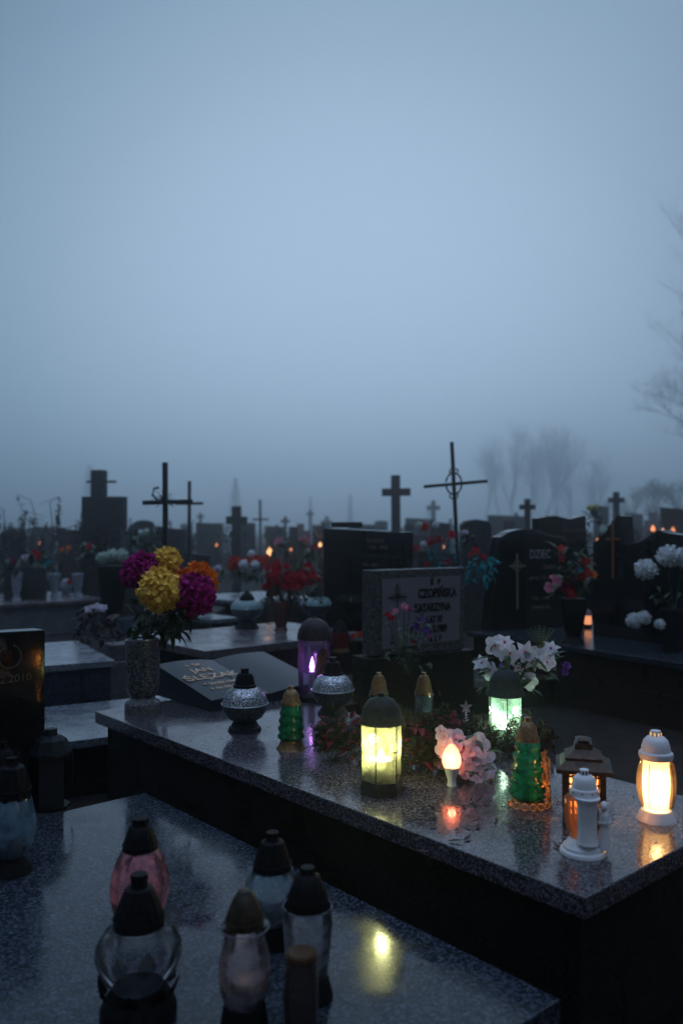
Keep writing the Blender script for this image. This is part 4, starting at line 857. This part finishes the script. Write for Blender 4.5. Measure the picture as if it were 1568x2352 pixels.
# evergreen wreath
def needles(name, label, cat, px, front, z, rx, ry, hz, n, m, group=None, tw=None):
    c = G(px, front, z); root = thing(name, label, cat, c, 0, group); mb = MB(); sm = MB()
    for i in range(n):
        a = R.uniform(0, 6.28); q_ = math.sqrt(R.random()); p = Vector((rx * q_ * math.cos(a), ry * q_ * math.sin(a), .015 + hz * R.random() * (1 - q_ * .6)))
        d = Vector((math.cos(a) + R.uniform(-.7, .7), math.sin(a) + R.uniform(-.7, .7), R.uniform(0, 1))).normalized(); ln = R.uniform(.06, .11)
        sm.tube([p - d * .02, p + d * ln], [.002, .001], 4)
        for j in range(22):
            pp = p + d * ln * j / 22; sd = Vector((R.uniform(-1, 1), R.uniform(-1, 1), R.uniform(-1, 1))).cross(d).normalized()
            e = pp + sd * .022 + d * .012; u_ = d * .0022; mb.add([pp - u_, pp + u_, e + u_, e - u_], [(0, 1, 2, 3)])
    obj('needles', mb, m, root); obj('twigs', sm, BARK, root); return root
FIR = noisy('dark fir needles', (.006, .011, .007), (.018, .028, .014), 30, .8, spec=.2)
BRN = noisy('brown fir needles', (.014, .009, .007), (.045, .026, .016), 30, .8, spec=.2)
wreath0 = needles('evergreen_wreath', 'dark evergreen wreath in the middle of the long slab', 'wreath', 968, 1760, ZT, .17, .15, .25, 380, FIR)
needles('evergreen_wreath', 'brownish evergreen sprigs between the goblet candle and tree lantern', 'wreath', 1150, 1722, ZT, .20, .12, .11, 200, BRN)
wr = needles('evergreen_wreath', 'small evergreen posy with wine red leaves left of the yellow green lantern', 'wreath', 800, 1735, ZT, .09, .12, .18, 130, FIR)
mb = MB()
for i in range(150):
    a = R.uniform(0, 6.28); q_ = R.random() ** .5; mb.leaf((.16 * q_ * math.cos(a), .15 * q_ * math.sin(a) - .02, R.uniform(.04, .20)), (R.uniform(-1, 1), R.uniform(-1, .4), R.uniform(-.3, 1)), R.uniform(.03, .055), .03, .35)
obj('dark_red_leaves', mb, DRED, wreath0)
mb = MB()
for i in range(46): mb.leaf((R.uniform(-.12, .05), R.uniform(-.12, .05), R.uniform(.02, .16)), (R.uniform(-1, .6), R.uniform(-1, .2), R.uniform(-.2, 1)), .05, .032, .3)
obj('wine_leaves', mb, DRED, wr)
# tinsel sprig
c = G(1070, 1742, ZT); ts = thing('tinsel_sprig', 'silver star tinsel sprig standing out of the wreath', 'decoration', c); mb = MB(); s = c.y / F
hz = (1742 - 1625) * s
mb.tube([(0, 0, 0), (0, 0, hz)], .002, 5)
for j in range(60):
    z = hz * (.25 + .75 * j / 60); a = j * 2.4; ln = .035 * (1.15 - j / 60); mb.leaf((0, 0, z), (math.cos(a), math.sin(a), .5), ln, .006, .2)
for k in range(5):
    a = math.pi / 2 + k * 2 * math.pi / 5; mb.leaf((0, 0, hz), (math.cos(a), -.1, math.sin(a)), .03, .014, 0, (0, -1, 0))
obj('tinsel', mb, mat('silver tinsel', (.5, .45, .5), .3, .7), ts)
# fallen needles and leaves on the long slab
for i in range(30):
    x = R.uniform(960, 1320); y = R.uniform(1840, 1960); c = G(x, y, ZT + .002); mb = MB(); mb.leaf((0, 0, .001), (math.cos(i), math.sin(i), 0), R.uniform(.02, .055), R.uniform(.006, .02), -.14)
    o = obj('fallen_leaf', mb, DRY, None); o.location = c; props(o, 'dry curled leaf fallen on the long wet slab between the candles', 'leaf', 'dry leaves fallen on the long slab')
mb = MB(); V3, U3 = vdir(A0)
for i in range(700):
    p = C0 + V3 * R.uniform(.03, 1.0) + U3 * R.uniform(.03, MAIN_LU - .05); rr_ = R.uniform(.0012, .0035)
    mb.lathe([(rr_, 0), (rr_ * .8, rr_ * .35), (rr_ * .35, rr_ * .5)], 7, (p.x, p.y, ZT + .0006))
wd_ = obj('water_drops', mb, mat('water bead', (.02, .022, .025), .03, spec=.8), smooth=True, ang=180); wd_['kind'] = 'stuff'
c = G(1127, 1796, ZT); mb = MB(); mb.ball((0, 0, .008), .008, 10); o = obj('berry', mb, mat('amber berry', (.3, .10, .04), .4), smooth=True); o.location = c; props(o, 'single amber berry on the slab below the orchids', 'berry')
# left back details
bouquet('wilted grey lilac flowers on the dark bush behind the vase', [(205, 1402, 13, LIL, 'rose', 0), (222, 1396, 13, LIL, 'rose', 0), (238, 1398, 11, LIL, 'rose', 0), (215, 1418, 12, petalmat('grey petals', (.16, .16, .2), (.28, .27, .33)), 'rose', 0)], (215, 1460), 7.5, 1460, 120, lm=DRY, leafbox=(175, 270, 1405, 1475), leafsize=(.06, .12))
L = Lan('glass_bowl', 'blue grey glass bowl behind the granite vase', 294, 1452, 18, .4, 'bowl'); L.part('bowl', [(18, L.cy), (24, 1436), (25, 1420)], glass('smoke blue glass', (.4, .5, .6), .6, (.2, .28, .34)))
WV = noisy('chalky white glaze', (.17, .20, .25), (.34, .37, .43), 14, .5)
for cx, fr, top, r, lab, nm in ((38, 1380, 1315, 11, 'white cylinder vase at far left on the long left slab', 'white_vase'), (125, 1372, 1318, 11, 'white fluted vase, second on the long left slab', 'white_vase'),
                                (178, 1370, 1318, 12, 'white flared vase nearest the monument on the left slab', 'white_vase')):
    L = Lan(nm, lab, cx, fr, r, .5, 'vase'); L.part('vase', [(r, L.cy), (r * .6, fr - 12), (r * .9, fr - 30), (r * 1.15, top)], WV)
L = Lan('white_lamp', 'round white globe lamp between the two white vases', 152, 1366, 8, .5); L.part('globe', [(7, L.cy), (13, 1352), (14, 1342), (9, 1332), (3, 1330)], WV); 
bouquet('orange posy above the round white globe', [(160, 1338, 9, REDO, 'rose', .1), (172, 1336, 8, REDO, 'rose', .1)], (165, 1350), 13.5, 1350, 12, leafbox=(150, 180, 1335, 1350))
bouquet('pale green blooms on the grave right of the monument', [(322, 1225, 10, MINT, 'mum', 0), (335, 1222, 9, MINT, 'mum', 0), (312, 1236, 9, MINT, 'mum', 0)], (322, 1290), 13, 1290, 50, leafbox=(300, 350, 1225, 1285), leafsize=(.1, .2), dens=60)
bouquet('red flower clumps low right of the purple lantern', [(812, 1462, 8, REDO, 'rose', 0), (828, 1458, 9, REDO, 'rose', 0), (838, 1464, 6, REDO, 'rose', 0)], (822, 1480), 7, 1480, 12, leafbox=(805, 840, 1462, 1480), leafsize=(.03, .05))
# yellow blooms in the fog
bouquet('pale yellow blooms far off, left of the grey cross at right', [(1354, 1166, 9, petalmat('pale yellow petals', (.5, .5, .2), (.7, .68, .3)), 'mum', 0), (1368, 1164, 8, MATS['pale yellow petals'], 'mum', 0)], (1360, 1200), 16, 1200, 20, leafbox=(1345, 1378, 1170, 1200), leafsize=(.1, .2), dens=60)
# colour specks of far flowers
specs = [(470, 1305, RED), (500, 1308, LIL), (30, 1290, MAG), (85, 1275, RED), (62, 1282, LIL), (150, 1262, ORA), (110, 1292, TEAL), (700, 1240, PNK), (715, 1262, RED), (1145, 1290, RED), (955, 1262, RED), (640, 1245, PNK), (1070, 1225, LIL), (1392, 1215, MINT), (1330, 1262, GREEN), (20, 1330, TEAL), (205, 1255, RED), (395, 1290, LIL)]
specs.sort(key=lambda q: q[0])
for i, (x, y, m_) in enumerate(specs):
    Y = R.uniform(10.5, 15); col = m_.name.split()[0]; top_ = 'left of the monument' if x < 210 else 'between monument and mum bouquet' if x < 420 else 'behind the mum bouquet' if x < 560 else 'around the distant candle' if x < 730 else 'behind the carved grey headstone' if x < 1100 else 'behind the black headstones'
    bouquet('dim %s coloured flower clump %s, %s such clump from the left' % (col, top_, ORD[i]), [(x + R.uniform(-9, 9), y + R.uniform(-6, 6), R.uniform(5, 9), m_, 'rose', R.uniform(-.1, .1)) for k in range(5)], (x, y + 26), Y, y + 26, 26, leafbox=(x - 16, x + 16, y - 4, y + 26), leafsize=(.08, .16))
# ------------------------------------------------------------------ dry plants at left
def dryplant(label, x, top, Y, n, spread):
    b = P(x, HY, Y); root = thing('dry_plant', label, 'plant', (b.x, Y, 0)); H = P(x, top, Y).z; mb = MB(); lf = MB()
    for i in range(n):
        a = R.uniform(-1, 1) * spread; h = H * R.uniform(.65, 1.02); p = [Vector((a * .3 * R.random(), R.uniform(-.3, .3), 0)), Vector((a * .6, 0, h * .6)), Vector((a * .9, 0, h * .95)), Vector((a * 1.0 + R.uniform(-.2, .25), 0, h)), Vector((a + R.uniform(-.4, .45), 0, h * .93))]
        mb.tube(p, [.012, .009, .007, .005, .003], 4)
        for k in range(26):
            t_ = R.uniform(.25, 1) ; q_ = p[1] * (1 - t_) + p[3] * t_; lf.leaf(q_, (R.uniform(-1, 1), R.uniform(-1, 1), R.uniform(-.8, .6)), R.uniform(.05, .14), .04, .5)
    obj('stems', mb, DRY, root); obj('withered_leaves', lf, DRY, root)
for a_ in (('tall drooping dry weeds left of the monument', 150, 1128, 16, 8, .75), ('dry weed stems at the far left edge', 15, 1150, 17, 12, .7), ('shorter dry weeds between the left stems', 75, 1180, 18, 12, .7), ('low dry bush beside the block monument', 195, 1205, 15, 10, .4), ('dry bush right of the monument by the black cross', 320, 1190, 20, 10, .5), ('wispy dry weeds behind the two dark crosses', 400, 1195, 22, 12, .7)): dryplant(*a_)
# ------------------------------------------------------------------ trees in the fog
def bare_tree(label, x, Y, H, seed, spread=.55, depth=5, lean=0, trunk=.16, x_world=None):
    rr = random.Random(seed); b = P(x, HY, Y); root = thing('bare_tree', label, 'tree', (b.x, Y, 0)); tk = MB(); tw = MB()
    def grow(p, d, ln, r, k):
        r = max(r, Y * .00007)
        n_ = 3; pts = [p]; q_ = p.copy(); dd = d.copy()
        for i in range(n_):
            dd = (dd + Vector((rr.uniform(-.15, .15), rr.uniform(-.15, .15), rr.uniform(-.05, .15)))).normalized(); q_ = q_ + dd * ln / n_; pts.append(q_.copy())
        (tk if k <= 1 else tw).tube(pts, [r, r * .9, r * .8, r * .62], 5 if k < 2 else 3)
        if k >= depth: return
        for c_ in range(rr.choice([3, 3, 4]) + (1 if k == 0 else 0)):
            ax = Vector((rr.uniform(-1, 1), rr.uniform(-1, 1), rr.uniform(-.2, .5))).normalized(); nd = (dd + ax * spread * rr.uniform(.7, 1.5)).normalized()
            st = pts[rr.choice([1, 2, 3, 3])]
            grow(st, nd, ln * rr.uniform(.58, .8), r * .55, k + 1)
    grow(Vector((0, 0, 0)), Vector((lean, 0, 1)).normalized(), H * .36, trunk, 0)
    obj('trunk', tk, BARK, root); obj('crown', tw, BARK, root); return root
for i, (x, top, Y) in enumerate(((1110, 1030, 275), (1180, 985, 262), (1245, 995, 270), (1310, 1020, 268), (1370, 1045, 275), (1150, 1015, 290), (1215, 985, 284), (1280, 1005, 290))):
    names = ['hazy bare tree just right of the iron cross', 'tallest hazy bare tree above the arched headstone', 'hazy bare tree second right of the tallest one', 'hazy bare tree above the rear wavy headstone', 'lower hazy bare tree left of the grey cross at right', 'hazy bare tree behind the first two right of the iron cross', 'hazy slender bare tree directly right of the tallest one', 'hazy bare tree between the third and fourth of the row']
    bare_tree(names[i], x, Y, (HY - top) * Y / F + 1.6, 20 + i, .26, 6, trunk=.4)
for i, (x, top, Y, l) in enumerate(((1455, 1112, 140, 'bare bush like tree above the wave headstone'), (1510, 1095, 125, 'dense bare tree at right near the edge'), (1560, 1085, 115, 'dense bare tree cut by the right edge'), (1425, 1130, 150, 'small bare tree behind the grey cross at right'))):
    bare_tree(l, x, Y, (HY - top) * Y / F + 1.6, 40 + i, .8, 6, trunk=.25)
bare_tree('tall bare tree reaching in from the right edge of the picture', 1722, 106, 52.0, 77, .62, 7, trunk=.4)
bare_tree('lower bare tree at the right edge beneath the tall one', 1700, 110, 34.0, 91, .8, 7, trunk=.35)
def conifer(label, x, top, w_, Y, seed):
    rr = random.Random(seed); b = P(x, HY, Y); root = thing('conifer', label, 'tree', (b.x, Y, 0)); H = P(x, top, Y).z; wd = w_ * Y / F / 2; mb = MB(); sm = MB()
    sm.tube([(0, 0, 0), (0, 0, H)], [.012 * H, .01], 6); obj('trunk', sm, BARK, root)
    for i in range(1500):
        t_ = rr.random(); z = H * (.04 + .96 * t_); rad = wd * min(1, (1 - t_) ** .6 * 1.25) * rr.uniform(.45, 1.1); a = rr.uniform(0, 6.28)
        mb.leaf((rad * .6 * math.cos(a), rad * .6 * math.sin(a), z), (math.cos(a), math.sin(a), rr.uniform(.2, 1.4)), rr.uniform(.02, .05) * H, .014 * H, .1, n=2)
    obj('crown', mb, FIR, root)
conifer('broad pointed conifer fading in fog above the stone cross', 540, 1100, 46, 210, 1)
conifer('thin distant spire shaped conifer left of the double headstone', 713, 1142, 18, 240, 2)
conifer('thin distant spire shaped conifer above the double headstone', 804, 1136, 20, 235, 3)
conifer('foggy conifer behind the block monument', 205, 1070, 50, 260, 4)
conifer('foggy low conifer near the faint mast cross', 985, 1160, 26, 270, 5)
# ------------------------------------------------------------------ haze
mb = MB(); mb.box(-420, 420, -25, 600, -1, 44)
hm = bpy.data.materials.new('haze air'); hm.use_nodes = True; t = hm.node_tree; t.nodes.clear()
o_ = t.nodes.new('ShaderNodeOutputMaterial'); pv = t.nodes.new('ShaderNodeVolumePrincipled')
pv.inputs['Color'].default_value = (.90, .97, 1.0, 1); pv.inputs['Density'].default_value = .0064; pv.inputs['Anisotropy'].default_value = .91
t.links.new(pv.outputs[0], o_.inputs['Volume'])
hz_ = obj('haze', mb, hm); hz_['kind'] = 'stuff'
